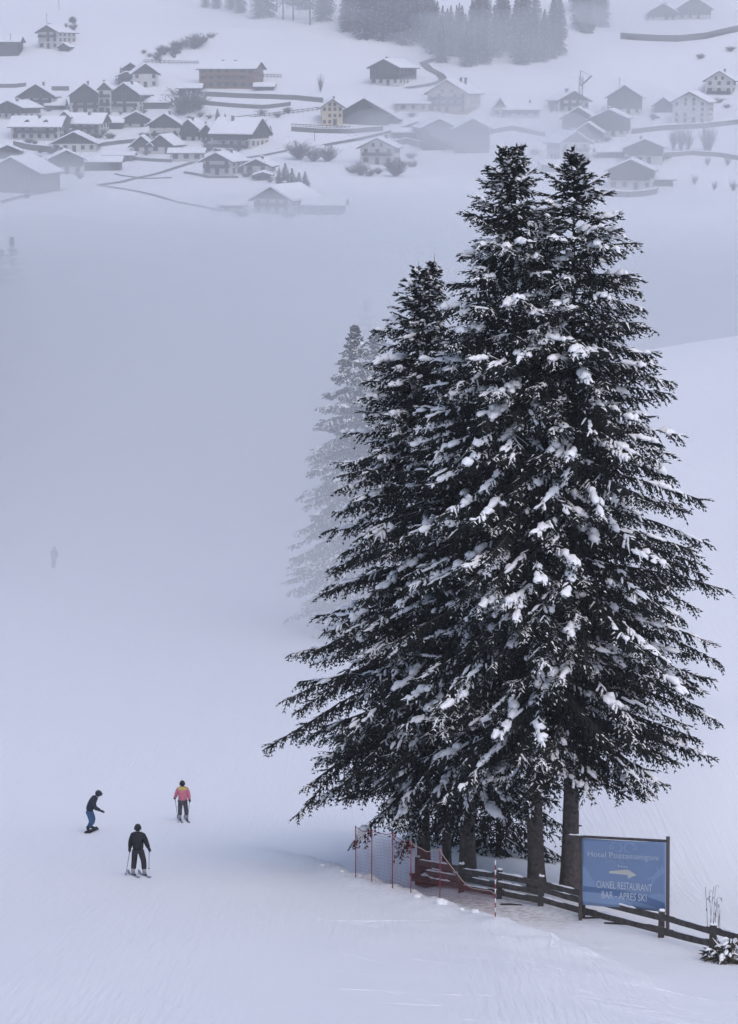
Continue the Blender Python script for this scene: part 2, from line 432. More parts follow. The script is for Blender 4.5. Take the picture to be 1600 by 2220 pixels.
def spruce_geo(seed, stems, dens=1.0, sscale=1.0, dust=0.5, pillow=0.6, K=6, pil_scale=1.0, simple=False):
    """stems: list of dict(base, top (local xyz), prof [(h,r)...] , cb) ; returns needle, snow and limb geometry"""
    rg = np.random.default_rng(seed)
    cB, cA, cL, cR, cS = [], [], [], [], []
    rP, rW, rH = [], [], []; fP, fW, fH = [], [], []; K4 = 4; env4 = np.clip(np.sin(np.linspace(0.2, math.pi - 0.2, K4)), 0, 1)**0.4
    limbs = []
    for st in stems:
        b0 = np.array(st['base'], float); t0 = np.array(st['top'], float); axis = t0 - b0; Ht = axis[2]
        ph = np.array([p[0] for p in st['prof']]); pr = np.array([p[1] for p in st['prof']])
        z = st['cb']; zs = []; 
        while z < Ht - 0.12:
            zs.append(z); z += (0.30 + 0.12 * rg.random()) / dens**0.5 * (0.55 if z > Ht - 1.6 else (0.74 if z > 0.6 * Ht and not simple else 1.0))
        phi0 = rg.random() * 6.28
        for z in zs:
            nb = 5 if z > Ht - 2.5 else (6 if z > 0.55 * Ht or simple else 7)
            phi0 += 0.7 + rg.random()
            for kb in range(nb):
                phi = phi0 + 6.283 * (kb + 0.7 * (rg.random() - 0.5)) / nb
                zz = z + 0.40 * (rg.random() - 0.5)
                if zz < st['cb'] - 0.1 or zz > Ht - 0.08: continue
                Lr = np.interp(zz - min(1.3, 0.16 * (Ht - zz)), ph, pr) * (0.80 + 0.28 * rg.random())
                if rg.random() < 0.12: Lr *= 1.06
                if rg.random() < 0.12: Lr *= 0.62
                Lr = max(Lr, 0.16)
                th = zz / Ht
                e0 = np.interp(th, [0, 0.25, 0.6, 0.85, 0.95, 1.0], [-0.14, -0.14, -0.06, 0.16, 0.5, 0.9]) + 0.10 * rg.normal()
                sag = np.interp(th, [0, 0.6, 0.9, 1], [0.24, 0.25, 0.14, 0.0]) * (0.8 + 0.5 * rg.random())
                tipup = np.interp(th, [0, 0.7, 1], [0.07, 0.07, 0.05]) * (0.5 + rg.random())
                org = b0 + axis * (zz / Ht)
                bf = rg.choice([0.35, 0.8, 1.3, 1.9])
                hx, hy = math.cos(phi), math.sin(phi)
                def bp(s):
                    s = np.asarray(s, float)
                    bend = 0.10 * np.sin(s * 3 + phi * 3)
                    r = Lr * s
                    x = org[0] + r * hx - r * bend * hy; y = org[1] + r * hy + r * bend * hx
                    zc = org[2] + Lr * (math.tan(e0) * s - sag * s**2 + tipup * s**4)
                    return np.column_stack([np.broadcast_to(x, s.shape), np.broadcast_to(y, s.shape), zc])
                limbs.append((bp(np.array([0, 0.33, 0.66, 1.0])), 0.010 + 0.011 * Lr))
                inner = min(0.42, 0.55 / max(Lr, 0.2)) * 0.8 if Lr > 1.3 else 0.08
                nl = max(3, int(Lr * (1 - inner) / 0.125 * dens * (0.6 if math.sin(phi) > 0.4 else 1.0)))
                ss = inner + (1 - inner) * (np.arange(nl) + rg.random(nl) * 0.8) / nl
                ss = np.repeat(ss, 2); side = np.tile([1.0, -1.0], nl)
                n2 = len(ss)
                pts = bp(ss); fw = bp(np.minimum(ss + 0.02, 1.02)) - pts; fw /= np.linalg.norm(fw, axis=1, keepdims=True)
                lat = np.cross(fw, np.array([0, 0, 1.0])); lat /= np.maximum(np.linalg.norm(lat, axis=1, keepdims=True), 1e-3)
                lb = (0.16 + 0.50 * min(1.0, Lr / 1.9) * np.clip(1.12 - ss, 0, 1)**0.38 * 1.12 * np.clip(0.5 + 1.2 * ss, 0, 1)) * (0.7 + 0.6 * rg.random(n2)) * (1 if sscale < 1.5 else 1.1)
                drop = np.clip(np.interp(ss, [0, 0.5, 0.9, 1], [1.2, 1.0, 0.75, 0.40]) + 0.38 * rg.normal(size=n2), -0.15, 1.8) * np.interp(th, [0, .75, 1], [1.0, .85, .1])
                fwd = 0.55 + 0.5 * ss
                d = fw * fwd[:, None] + lat * (side * (1.0 - 0.25 * ss))[:, None] ; d[:, 2] -= drop; d += 0.22 * rg.normal(size=d.shape)
                d /= np.linalg.norm(d, axis=1, keepdims=True)
                psnow = dust * np.interp(ss, [0, 0.35, 0.8, 1], [0.15, 0.55, 1.15, 1.3]) * bf * np.repeat(np.where(rg.random(nl) < 0.35, 1.9, 0.55), 2)
                # the axis of each branchlet
                cB.append(pts); cA.append(d); cL.append(lb); cR.append(np.full(n2, 0.031 * sscale)); cS.append((rg.random(n2) < psnow * 0.5) & (np.abs(d[:, 2]) < 0.5))
                # shoots on the branchlets
                ns = max(2, int(round(4.2 * dens / sscale**0.5))) if not simple else 2
                q = (np.arange(ns) + 0.35) / ns
                Q = np.repeat(q[None, :], n2, 0) + 0.10 * (rg.random((n2, ns)) - 0.5)
                droopq = np.zeros((n2, ns, 3)); droopq[:, :, 2] = -0.16 * (lb[:, None] * Q**2)
                sb = pts[:, None, :] + d[:, None, :] * (lb[:, None] * Q)[:, :, None] + droopq
                la2 = np.cross(d, np.array([0, 0, 1.0])); la2 /= np.maximum(np.linalg.norm(la2, axis=1, keepdims=True), 1e-2)
                for sg in (1.0, -1.0):
                    sdv = d[:, None, :] * 0.85 + la2[:, None, :] * sg * (0.65 + 0.3 * rg.random((n2, ns)))[:, :, None]
                    sdv[:, :, 2] -= 0.12 + 0.35 * rg.random((n2, ns)) * drop[:, None]; sdv += 0.28 * rg.normal(size=sdv.shape)
                    sdv /= np.linalg.norm(sdv, axis=2, keepdims=True)
                    sl = (0.10 + 0.09 * rg.random((n2, ns))) * np.clip(1.25 - 0.6 * Q, 0.4, 1.2) * sscale**0.7 * (0.6 + 0.4 * np.clip(lb[:, None] / 0.4, 0, 1))
                    cB.append(sb.reshape(-1, 3)); cA.append(sdv.reshape(-1, 3)); cL.append(sl.ravel())
                    cR.append(np.full(n2 * ns, 0.0285 * sscale)); cS.append((rg.random((n2, ns)) < psnow[:, None] * np.clip((0.72 - np.abs(sdv[:, :, 2])) / 0.3, 0, 1)).ravel())
                # tip
                tp = bp(np.array([0.93])); tf = bp(np.array([1.0])) - tp; tf /= np.linalg.norm(tf)
                cB.append(tp); cA.append(tf); cL.append(np.array([0.16 + 0.07 * Lr])); cR.append(np.array([0.025 * sscale])); cS.append(np.array([True]))
                # snow lying along the bough: a ragged pad on the axis, strips on the branchlets, here and there a thick pillow
                load = rg.random() * pillow * 1.5 * np.interp(th, [0, .3, .7, 1], [.75, .9, 1.2, 1.3])
                if pillow > 0 and load > 0.28 and not (simple and rg.random() < 0.4):
                    load = min(load, 1.0)
                    s0 = 0.78 - 0.5 * load * rg.random(); s1 = min(1.0, s0 + (0.5 + 1.0 * load) / max(Lr, 0.7))
                    envL = np.clip(np.sin(np.linspace(0.16, math.pi - 0.16, 5)), 0, 1)**0.42
                    nlump = 1 + int((s1 - s0) * Lr / 0.26 * (0.6 + 0.6 * load))
                    lw = min(1.0, 0.5 + Lr / 3) * pil_scale
                    for il in range(nlump):
                        sc = s0 + (s1 - s0) * rg.random(); hl = (0.10 + 0.16 * rg.random()) / max(Lr, 0.4)
                        pk = bp(np.linspace(sc - hl, min(sc + hl, 1.02), 5)).copy()
                        off = 0.09 * rg.normal() * lw; pk[:, 0] -= hy * off; pk[:, 1] += hx * off
                        pk[:, 2] += 0.012 - 0.35 * abs(off)
                        big = (0.050 + 0.060 * load * rg.random() + (0.075 * rg.random() if load > 0.68 else 0)) * lw
                        w = big * envL * (0.75 + 0.5 * rg.random(5)); hh = w * (0.75 + 0.5 * rg.random(5))
                        rP.append(pk); rW.append(w); rH.append(hh)
                    sel = np.where((ss > s0 - 0.10) & (ss < s1 + 0.01) & (d[:, 2] > -0.78))[0]
                    rg.shuffle(sel)
                    if math.sin(phi) > 0.55: sel = sel[:3]
                    for j in sel[: max(1, int(len(sel) * (0.15 + 0.5 * load)))]:
                        lj = min(lb[j] * (0.3 + 0.5 * rg.random()), 0.26); u = np.linspace(0, 1, K4)
                        pj = pts[j] + d[j] * (lj * u)[:, None]; pj[:, 2] += -0.1 * lj * u**2 + 0.018
                        wj = (0.028 + 0.040 * load * rg.random()) * env4 * (0.7 + 0.6 * rg.random(K4)) * (pil_scale**0.5)
                        fP.append(pj); fW.append(wj); fH.append(wj * 0.9)
        # leader
        tip = t0; cB.append(np.array([t0 - np.array([0, 0, 0.75])])); cA.append(np.array([[0, 0, 1.0]])); cL.append(np.array([1.05])); cR.append(np.array([0.028 * sscale])); cS.append(np.array([False]))
    B = np.concatenate(cB); A = np.concatenate(cA); L = np.concatenate(cL); Rr = np.concatenate(cR); S = np.concatenate(cS)
    Rr = np.where(S, Rr * 1.25, Rr)
    need = cones(B, A, L, Rr, S.astype(np.int32))
    snow = None
    if rP:
        snow = ribbons(np.array(rP), np.array(rW), np.array(rH))
        if fP:
            v2, f2 = ribbons(np.array(fP), np.array(fW), np.array(fH), True); snow = (np.concatenate([snow[0], v2]), np.concatenate([snow[1], f2 + len(snow[0])]))
    # limbs: three-sided tapering sticks
    lv, lf = [], []
    off = 0
    for pts, r0 in limbs:
        k = len(pts); rr = np.linspace(r0, r0 * 0.25, k)
        ring = np.stack([pts + np.array([0, 0, 1.0]) * rr[:, None], pts + np.array([0.87, 0, -0.5]) * rr[:, None], pts + np.array([-0.6, 0.6, -0.5]) * rr[:, None]], 1).reshape(-1, 3)
        lv.append(ring)
        for i in range(k - 1):
            for j in range(3):
                lf.append((off + i*3 + j, off + i*3 + (j+1) % 3, off + (i+1)*3 + (j+1) % 3, off + (i+1)*3 + j))
        off += k * 3
    return need, snow, (np.concatenate(lv), np.array(lf))

def trunk_mesh(seed, stems, r0):
    rg = np.random.default_rng(seed + 999)
    mb = MB()
    for i, st in enumerate(stems):
        b0 = Vector(st['base']); t0 = Vector(st['top']); n = 26
        pts, rad = [], []
        rr = r0 if i == 0 else r0 * 0.30
        for k in range(n + 1):
            t = (k / n)**1.6
            p = b0.lerp(t0, t) + Vector((0.03 * math.sin(t * 9 + seed), 0.03 * math.cos(t * 7 + seed), 0)) * (1 - t)
            pts.append(p)
            flare = 1 + 0.55 * math.exp(-t * 40) if i == 0 else 1
            rad.append(max(0.018, rr * (1 - t * 0.95) * flare * (0.95 + 0.1 * rg.random())))
        mb.tube(pts, rad, n=14)
        if i == 0:
            # knots and stubs low on the trunk
            for _ in range(10):
                t = 0.02 + 0.15 * rg.random(); p = b0.lerp(t0, t); a = rg.random() * 6.28
                d = Vector((math.cos(a), math.sin(a), 0.15)); q = p + d * r0 * 0.85
                mb.tube([q, q + d * (0.05 + 0.09 * rg.random())], [0.03, 0.018], n=5)
    return mb.mesh("trunk", smooth=True)

def add_spruce(name, label, loc, seed, stems, r0, group=None, **kw):
    root = empty(name, loc, label, "tree", group)
    (nv, nf, nm), snow, (lv, lf) = spruce_geo(seed, stems, **kw)
    link("trunk", trunk_mesh(seed, stems, r0), M['bark'], root)
    me = mesh_np("crown", nv, nf, mats=nm)
    c = link("crown", me, [M['needle'], M['dusted']], root)
    link("limbs", mesh_np("limbs", lv, lf), M['limb'], root)
    if snow is not None:
        link("snow_load", mesh_np("snow_load", snow[0], snow[1], smooth=True), M['snow'], root)["kind"] = "stuff"
    return root
# ------------------------------------------------------------------ wooden fence, banner, safety net
M['fencewood'] = mat("grey_fence_wood", (0.075, 0.066, 0.060), 0.85, bump=(0.5, 0.02), var=0.35, vscale=6)
M['metal'] = mat("grey_steel_post", (0.10, 0.095, 0.10), 0.55, metal=0.4)
M['red'] = mat("red_net_cord", (0.20, 0.035, 0.042), 0.7)
M['redpole'] = mat("red_plastic_pole", (0.24, 0.03, 0.038), 0.5)
M['whiteband'] = mat("white_band", (0.72, 0.70, 0.70), 0.5)
M['rope'] = mat("pale_rope", (0.45, 0.32, 0.26), 0.8)

def on(p): return Vector((p.x, p.y, gz(p.x, p.y)))
def snow_strip(mb, a, b, w, seed, t0=0.0, t1=1.0, h=0.05):
    """lumpy snow lying on top of a rail"""
    rg = np.random.default_rng(seed); k = 9
    t = np.linspace(t0, t1, k); P = np.array([tuple(a.lerp(b, x)) for x in t])[None]
    W = (w * 0.5 * (0.7 + 0.4 * rg.random(k)))[None]; Hh = (h * (0.4 + 0.9 * rg.random(k)))[None]
    W[0, 0] *= 0.3; W[0, -1] *= 0.3; Hh[0, 0] *= .2; Hh[0, -1] *= .2
    v, f = ribbons(P, W, Hh)
    mb.add([tuple(x) for x in v], [tuple(q) for q in f])

FENCE_PX = [(905, 1918), (1000, 1936), (1082, 1950), (1172, 1966), (1262, 1990), (1434, 2034), (1545, 2066), (1660, 2096), (1790, 2132), (1930, 2170)]
def wooden_fence():
    P = [hit(u, v) for u, v in FENCE_PX]
    o = P[0].copy()
    root = empty("wooden_fence", o, "weathered grey plank fence running behind the banner and past the trunks", "fence")
    Q = [p - o for p in P]
    rg = random.Random(3)
    heights = []
    for i, q in enumerate(Q):
        hh = 0.98 if i < 4 else 0.80
        if i == 4: hh = 0.95
        heights.append(hh)
        w = 0.17 + 0.04 * rg.random()
        lean = Vector((rg.uniform(-.03, .03), rg.uniform(-.02, .02), 1))
        pm = MB().beam(q + Vector((0, 0.10, -0.4)), q + Vector((0, 0.10, 0)) + lean * hh, w, 0.10, up=(0, 1, 0)).build("post", M['fencewood'], root)
        sb = MB(); top = q + Vector((0, 0.10, 0)) + lean * hh
        snow_strip(sb, top + Vector((-w/2, 0, 0)), top + Vector((w/2, 0, 0)), 0.12, 40 + i, h=0.06)
        sb.build("snow_cap", M['snow'], pm, True)
    for i in range(len(Q) - 1):
        a, b = Q[i], Q[i+1]; d = (b - a).normalized()
        zs = (0.22, 0.50, 0.80) if i < 3 else ((0.26, 0.66) if i != 3 else (0.24, 0.58, 0.80))
        for j, zz in enumerate(zs):
            e0, e1 = rg.uniform(-.03, .03), rg.uniform(-.03, .03)
            wv = 0.185 + 0.03 * rg.random()
            yo = -0.004 * ((i + j) % 2) * 4
            A = a - d * 0.12 + Vector((0, yo, zz + e0)); B = b + d * 0.12 + Vector((0, yo, zz + e1))
            # slightly waney board in four pieces
            n = 5; mb = MB(); vs = []
            for k in range(n + 1):
                p = A.lerp(B, k / n); hw = wv / 2 * (0.92 + 0.16 * rg.random())
                for yy, z2 in ((-0.025, -hw), (0.025, -hw), (0.025, hw), (-0.025, hw)): vs.append(p + Vector((0, yy, z2)))
            fs = [(3, 2, 1, 0)] + [(k*4 + m, k*4 + (m+1) % 4, (k+1)*4 + (m+1) % 4, (k+1)*4 + m) for k in range(n) for m in range(4)] + [(n*4, n*4+1, n*4+2, n*4+3)]
            mb.add(vs, fs); r = mb.build("rail", M['fencewood'], root)
            if True:
                sb = MB(); t0 = rg.uniform(0, .3); t1 = min(1, t0 + rg.uniform(.35, .7))
                snow_strip(sb, A + Vector((0, 0, wv/2 - .01)), B + Vector((0, 0, wv/2 - .01)), 0.06, i * 7 + j, t0, t1, 0.05)
                sb.build("rail_snow", M['snow'], r, True)
wooden_fence()

# --- banner ---------------------------------------------------------
M['banner'] = None
def banner_mat():
    m = bpy.data.materials.new("blue_banner_cloth"); m.use_nodes = True
    nt = m.node_tree; b = nt.nodes["Principled BSDF"]
    b.inputs["Roughness"].default_value = 0.6
    tc = nt.nodes.new("ShaderNodeTexCoord"); nz = nt.nodes.new("ShaderNodeTexNoise"); nz.inputs["Scale"].default_value = 1.3; nz.inputs["Detail"].default_value = 3
    nt.links.new(tc.outputs["Object"], nz.inputs["Vector"])
    cr = nt.nodes.new("ShaderNodeMix"); cr.data_type = 'RGBA'
    cr.inputs[6].default_value = (0.185, 0.265, 0.42, 1); cr.inputs[7].default_value = (0.21, 0.29, 0.445, 1)
    nt.links.new(nz.outputs[0], cr.inputs[0]); nt.links.new(cr.outputs[2], b.inputs["Base Color"])
    return m
M['banner'] = banner_mat()
M['print_white'] = mat("white_print", (0.60, 0.64, 0.70), 0.6)
M['print_pale'] = mat("pale_blue_print", (0.33, 0.42, 0.58), 0.6)
M['print_soft'] = mat("soft_blue_print", (0.25, 0.345, 0.51), 0.6)
M['print_dark'] = mat("deep_blue_print", (0.12, 0.19, 0.34), 0.6)
M['print_arrow'] = mat("ivory_print", (0.56, 0.56, 0.50), 0.6)

def banner():
    pr = hit(1448, 2028); pl = hit(1259, 1978)
    pl = at_d(1259, 1978, min(pl.y, pr.y + 2.4)); pl = on(pl)
    o = pr.copy()
    root = empty("hotel_banner", o, "blue printed hotel banner with white lettering and arrow on two posts", "banner")
    tr = at_d(1448, 1818, pr.y) - o; tl = at_d(1259, 1810, pl.y) - o
    br = Vector((0, 0, 0)); bl = pl - o
    MB().beam(br + Vector((0, 0, -.5)), tr + Vector((0, 0, 0.05)), 0.10, 0.10, up=(0, 1, 0)).build("post", M['metal'], root)
    MB().beam(bl + Vector((0, 0, -.5)), tl + Vector((0, 0, 0.0)), 0.10, 0.10, up=(0, 1, 0)).build("post", M['fencewood'], root)
    # top bar reaches past the left post in front of the trunk
    ext = (tl - tr).normalized()
    mbar = MB().beam(tr + Vector((0, -0.05, -0.06)), tl + ext * 0.55 + Vector((0, -0.05, -0.03)), 0.06, 0.07).build("top_bar", M['fencewood'], root)
    sb = MB(); snow_strip(sb, tl + ext * 0.5 + Vector((0, -0.05, 0.005)), tl - ext * 0.1 + Vector((0, -0.05, 0.005)), 0.07, 71, h=0.03); sb.build("bar_snow", M['snow'], mbar, True)
    # cloth: u 0..1 left to right, v 0..1 bottom to top
    TL = at_d(1261, 1817, pl.y - 0.06) - o; TR = at_d(1443, 1826, pr.y - 0.06) - o
    BL = at_d(1263, 1962, pl.y - 0.06) - o; BR = at_d(1443, 1978, pr.y - 0.06) - o
    nrm = (TR - TL).cross(TL - BL).normalized()
    if nrm.y > 0: nrm = -nrm
    def S(u, v, off=0.0):
        p = BL.lerp(BR, u).lerp(TL.lerp(TR, u), v)
        sag = 0.035 * math.sin(math.pi * u) * (v - 0.5) * -1.0
        bil = 0.05 * math.sin(math.pi * u) * math.sin(math.pi * v) + 0.012 * math.sin(u * 17) * (1 - v)
        return p + Vector((0, 0, sag)) + nrm * (off - bil)
    nu, nv = 28, 20; vs = []; fs = []
    for off in (0.0, -0.008):
        for j in range(nv + 1):
            for i in range(nu + 1): vs.append(S(i/nu, j/nv, off))
    N = (nu + 1) * (nv + 1)
    for j in range(nv):
        for i in range(nu):
            a = j*(nu+1)+i; fs.append((a, a+1, a+nu+2, a+nu+1)); fs.append((N+a+nu+1, N+a+nu+2, N+a+1, N+a))
    rim = [i for i in range(nu+1)] + [j*(nu+1)+nu for j in range(1, nv+1)] + [nv*(nu+1)+i for i in range(nu-1, -1, -1)] + [j*(nu+1) for j in range(nv-1, 0, -1)]
    for k in range(len(rim)):
        a, b = rim[k], rim[(k+1) % len(rim)]; fs.append((a, a + N, b + N, b))
    cm = bpy.data.meshes.new("cloth"); cm.from_pydata([tuple(v) for v in vs], [], fs); cm.polygons.foreach_set("use_smooth", [True]*len(fs)); cm.update()
    cloth = link("cloth", cm, M['banner'], root)
    asp = (TR - TL).length / (TL - BL).length
    def flat(name, tris_uv, faces, m, off):
        """map a flat (u,v) drawing on to the cloth"""
        me = bpy.data.meshes.new(name); me.from_pydata([tuple(S(u, v, off)) for u, v in tris_uv], [], faces); me.update()
        return link(name, me, m, cloth)
    def grid_poly(name, poly, m, off):
        """polygon cut finely enough to follow the cloth"""
        bm = bmesh.new(); vsb = [bm.verts.new((u, v, 0)) for u, v in poly]; bm.faces.new(vsb)
        bmesh.ops.triangulate(bm, faces=bm.faces[:])
        for _ in range(2): bmesh.ops.subdivide_edges(bm, edges=bm.edges[:], cuts=1, use_grid_fill=True)
        bm.verts.index_update()
        uv = [(v.co.x, v.co.y) for v in bm.verts]; fcs = [tuple(v.index for v in f.verts) for f in bm.faces]; bm.free()
        return flat(name, uv, fcs, m, off)
    def stroke(pts, w):
        out = []; n = len(pts)
        L, Rr = [], []
        for i in range(n):
            a = pts[max(i-1, 0)]; b = pts[min(i+1, n-1)]; dx, dy = (b[0]-a[0])*asp, b[1]-a[1]; l = math.hypot(dx, dy) or 1
            ww = w[i] if hasattr(w, '__len__') else w
            nx, ny = -dy/l*ww/2/asp, dx/l*ww/2
            L.append((pts[i][0]+nx, pts[i][1]+ny)); Rr.append((pts[i][0]-nx, pts[i][1]-ny))
        return L + Rr, [(i, i+1, n+i+1, n+i) for i in range(n-1)]
    # soft mountains and lake printed in the cloth, from the photograph
    grid_poly("print_ridge", [(0.01, 0.60), (0.05, 0.54), (0.10, 0.44), (0.155, 0.335), (0.16, 0.27), (0.01, 0.27)], M['print_soft'], 0.003)
    grid_poly("print_shore", [(0.004, 0.285), (0.2, 0.275), (0.5, 0.25), (0.8, 0.20), (0.995, 0.13), (0.995, 0.03), (0.75, 0.09), (0.5, 0.155), (0.25, 0.20), (0.004, 0.205)], M['print_dark'], 0.004)
    grid_poly("print_water", [(0.004, 0.20), (0.25, 0.195), (0.42, 0.16), (0.6, 0.085), (0.62, 0.05), (0.3, 0.04), (0.004, 0.06)], M['print_soft'], 0.003)
    grid_poly("print_hill", [(0.78, 0.20), (0.85, 0.245), (0.93, 0.26), (0.995, 0.255), (0.995, 0.14), (0.88, 0.165)], M['print_soft'], 0.005)
    grid_poly("print_leap", [(0.735, 0.455), (0.80, 0.468), (0.85, 0.51), (0.90, 0.58), (0.885, 0.66), (0.93, 0.60), (0.955, 0.67), (0.985, 0.62), (0.995, 0.60), (0.97, 0.55), (0.92, 0.50), (0.87, 0.44), (0.845, 0.39), (0.80, 0.33), (0.825, 0.40), (0.84, 0.455), (0.80, 0.445)], M['print_soft'], 0.003)
    # arrow
    grid_poly("arrow", [(0.325, 0.499), (0.545, 0.487), (0.545, 0.436), (0.655, 0.502), (0.545, 0.573), (0.545, 0.522), (0.325, 0.532)], M['print_arrow'], 0.006)
    # emblem: two horse heads back to back, necks as arcs
    def arc(cx, cy, rx, ry, a0, a1, n=14): return [(cx + rx*math.cos(R(a0 + (a1-a0)*k/n)), cy + ry*math.sin(R(a0 + (a1-a0)*k/n))) for k in range(n+1)]
    for sx in (-1, 1):
        mx = lambda pts: [(0.50 + sx*(x), y) for x, y in pts]
        vs1, f1 = [], []
        def addst(pts, w):
            a, f = stroke(mx(pts), w); o2 = len(vs1); vs1.extend(a); f1.extend([tuple(i + o2 for i in q) for q in f])
        addst(arc(0.080, 0.895, 0.066, 0.068, 95, 270), [0.006 + 0.010*math.sin(math.pi*k/14) for k in range(15)])
        addst([(0.078, 0.963), (0.10, 0.962), (0.118, 0.955), (0.135, 0.935), (0.150, 0.915), (0.162, 0.895), (0.160, 0.877), (0.145, 0.872), (0.125, 0.882), (0.105, 0.887)], 0.010)
        addst([(0.112, 0.958), (0.124, 0.975), (0.128, 0.950)], 0.010)
        flat("emblem", vs1, f1, M['print_pale'], 0.007)
    # lettering
    def text(body, cx, base, height, width, m, ext=0.0, name="lettering", serif=False):
        cu = bpy.data.curves.new("t", 'FONT'); cu.body = body; cu.size = 1.0; cu.resolution_u = 3; cu.offset = ext
        ob = bpy.data.objects.new("t", cu); col.objects.link(ob)
        me = bpy.data.meshes.new_from_object(ob.evaluated_get(bpy.context.evaluated_depsgraph_get()))
        bpy.data.objects.remove(ob); bpy.data.curves.remove(cu)
        n = len(me.vertices); co = np.empty(n*3, np.float32); me.vertices.foreach_get("co", co); co = co.reshape(-1, 3)
        x0, x1 = co[:, 0].min(), co[:, 0].max(); cap = 0.70
        co[:, 0] = (co[:, 0] - (x0 + x1)/2) / (x1 - x0) * width + cx; co[:, 1] = co[:, 1] / cap * height + base
        fcs = [tuple(p.vertices) for p in me.polygons]; uv = [(float(a), float(b)) for a, b, _ in co]
        bpy.data.meshes.remove(me)
        # one part for each word: split where the gap between letters is wide
        order = sorted(range(len(fcs)), key=lambda i: min(uv[k][0] for k in fcs[i]))
        words = [[]]; right = None; gap = 0.020 if len(body) > 17 else 0.022
        nsp = body.count(" "); gaps = []
        for i in order:
            lo = min(uv[k][0] for k in fcs[i]); hi = max(uv[k][0] for k in fcs[i])
            if right is not None and lo > right: gaps.append(lo - right)
            right = hi if right is None else max(right, hi)
        cut = sorted(gaps)[-nsp] * 0.999 if nsp else 9
        right = None
        for i in order:
            lo = min(uv[k][0] for k in fcs[i]); hi = max(uv[k][0] for k in fcs[i])
            if right is not None and lo - right >= cut: words.append([])
            right = hi if right is None else max(right, hi); words[-1].append(fcs[i])
        for wd in words:
            ids = sorted({k for f in wd for k in f}); mp = {k: j for j, k in enumerate(ids)}
            flat(name, [uv[k] for k in ids], [tuple(mp[k] for k in f) for f in wd], m, 0.008)
    text("Hotel Pozzamanigoni", 0.495, 0.735, 0.085, 0.845, M['print_white'], -0.008)
    text("Dulce vita. Natura.", 0.49, 0.655, 0.058, 0.40, M['print_pale'], -0.01)
    text("CIANEL RESTAURANT", 0.505, 0.275, 0.105, 0.665, M['print_white'], 0.0)
    text("BAR - APRES SKI", 0.505, 0.125, 0.105, 0.535, M['print_white'], 0.0)
    # four stars
    for k in range(4):
        cx, cy = 0.435 + 0.033*k, 0.615 - 0.003*k; q = []
        for j in range(10):
            rr2 = 0.017 if j % 2 == 0 else 0.008; a = math.pi/2 + j*math.pi/5
            q.append((cx + rr2*math.cos(a)/asp, cy + rr2*math.sin(a)))
        flat("star", q + [(cx, cy)], [(j, (j+1) % 10, 10) for j in range(10)], M['print_white'], 0.007)
banner()

# --- red safety net -------------------------------------------------
NETP = [(771, 1902, 1790), (806, 1912, 1797), (851, 1922, 1805), (891, 1936, 1822), (954, 1950, 1838), (1074, 1990, 1865)]
def safety_net():
    P = [hit(u, v) for u, v, _ in NETP]; T = [at_d(u, vt, p.y) for (u, _, vt), p in zip(NETP, P)]
    o = P[0].copy()
    root = empty("safety_net", o, "red mesh safety net on thin poles between the run and the trees", "safety net")
    rg = random.Random(8)
    for i, (p, t) in enumerate(zip(P, T)):
        a = p - o + Vector((0, 0, -0.25)); b = t - o
        if i < 5:
            MB().tube([a, b], [0.017, 0.014], 7).build("pole", M['redpole'], root, True)
        else:
            mb = MB(); n = 14
            for k in range(n): mb.tube([a.lerp(b, k/n), a.lerp(b, (k+1)/n)], 0.017, 7, mi=k % 2)
            mb.build("pole", [M['redpole'], M['whiteband']], root, True)
    for i in range(len(P) - 1):
        a0, a1 = P[i] - o + Vector((0, 0, 0.06)), P[i+1] - o + Vector((0, 0, 0.06))
        b0, b1 = T[i] - o + Vector((0, 0, -0.05)), T[i+1] - o + Vector((0, 0, -0.05))
        if i == 4: b1 = a1 + Vector((0, 0, 0.62)); 
        span = (a1 - a0).length; nx = max(6, int(span / 0.085)); ny = 15
        sagt = (0.10, 0.06, 0.10, 0.18, 0.42)[i]
        def S(u, v):
            p = a0.lerp(a1, u).lerp(b0.lerp(b1, u), v)
            return p + Vector((0.02*math.sin(u*9 + v*5), 0.06*math.sin(math.pi*u)*math.sin(3*v) , -sagt * math.sin(math.pi*min(1, u*1.1 if i == 4 else u)) * v**1.5 + 0.015*math.sin(u*14 + i)))
        mb = MB(); w = 0.0028
        def rib(p, q, side):
            d = (q - p).normalized(); s = d.cross(Vector((0, 1, 0)));
            if s.length < 1e-3: s = Vector((1, 0, 0))
            s = s.normalized() * w; y = Vector((0, w, 0))
            mb.add([p - s, p + s*0.5 + y, p + s*0.5 - y, q - s, q + s*0.5 + y, q + s*0.5 - y], [(0, 1, 4, 3), (1, 2, 5, 4), (2, 0, 3, 5)])
        for k in range(nx + 1):
            for j in range(ny): rib(S(k/nx, j/ny), S(k/nx, (j+1)/ny), 0)
        for j in range(ny + 1):
            for k in range(nx): rib(S(k/nx, j/ny), S((k+1)/nx, j/ny), 1)
        nt_ = mb.build("net", M['red'], root); nt_["kind"] = "stuff"
        MB().tube([S(k/10, 1.0) + Vector((0, 0, 0.01)) for k in range(11)], 0.011, 5).build("top_rope", M['rope'] if i >= 3 else M['red'], root)
safety_net()

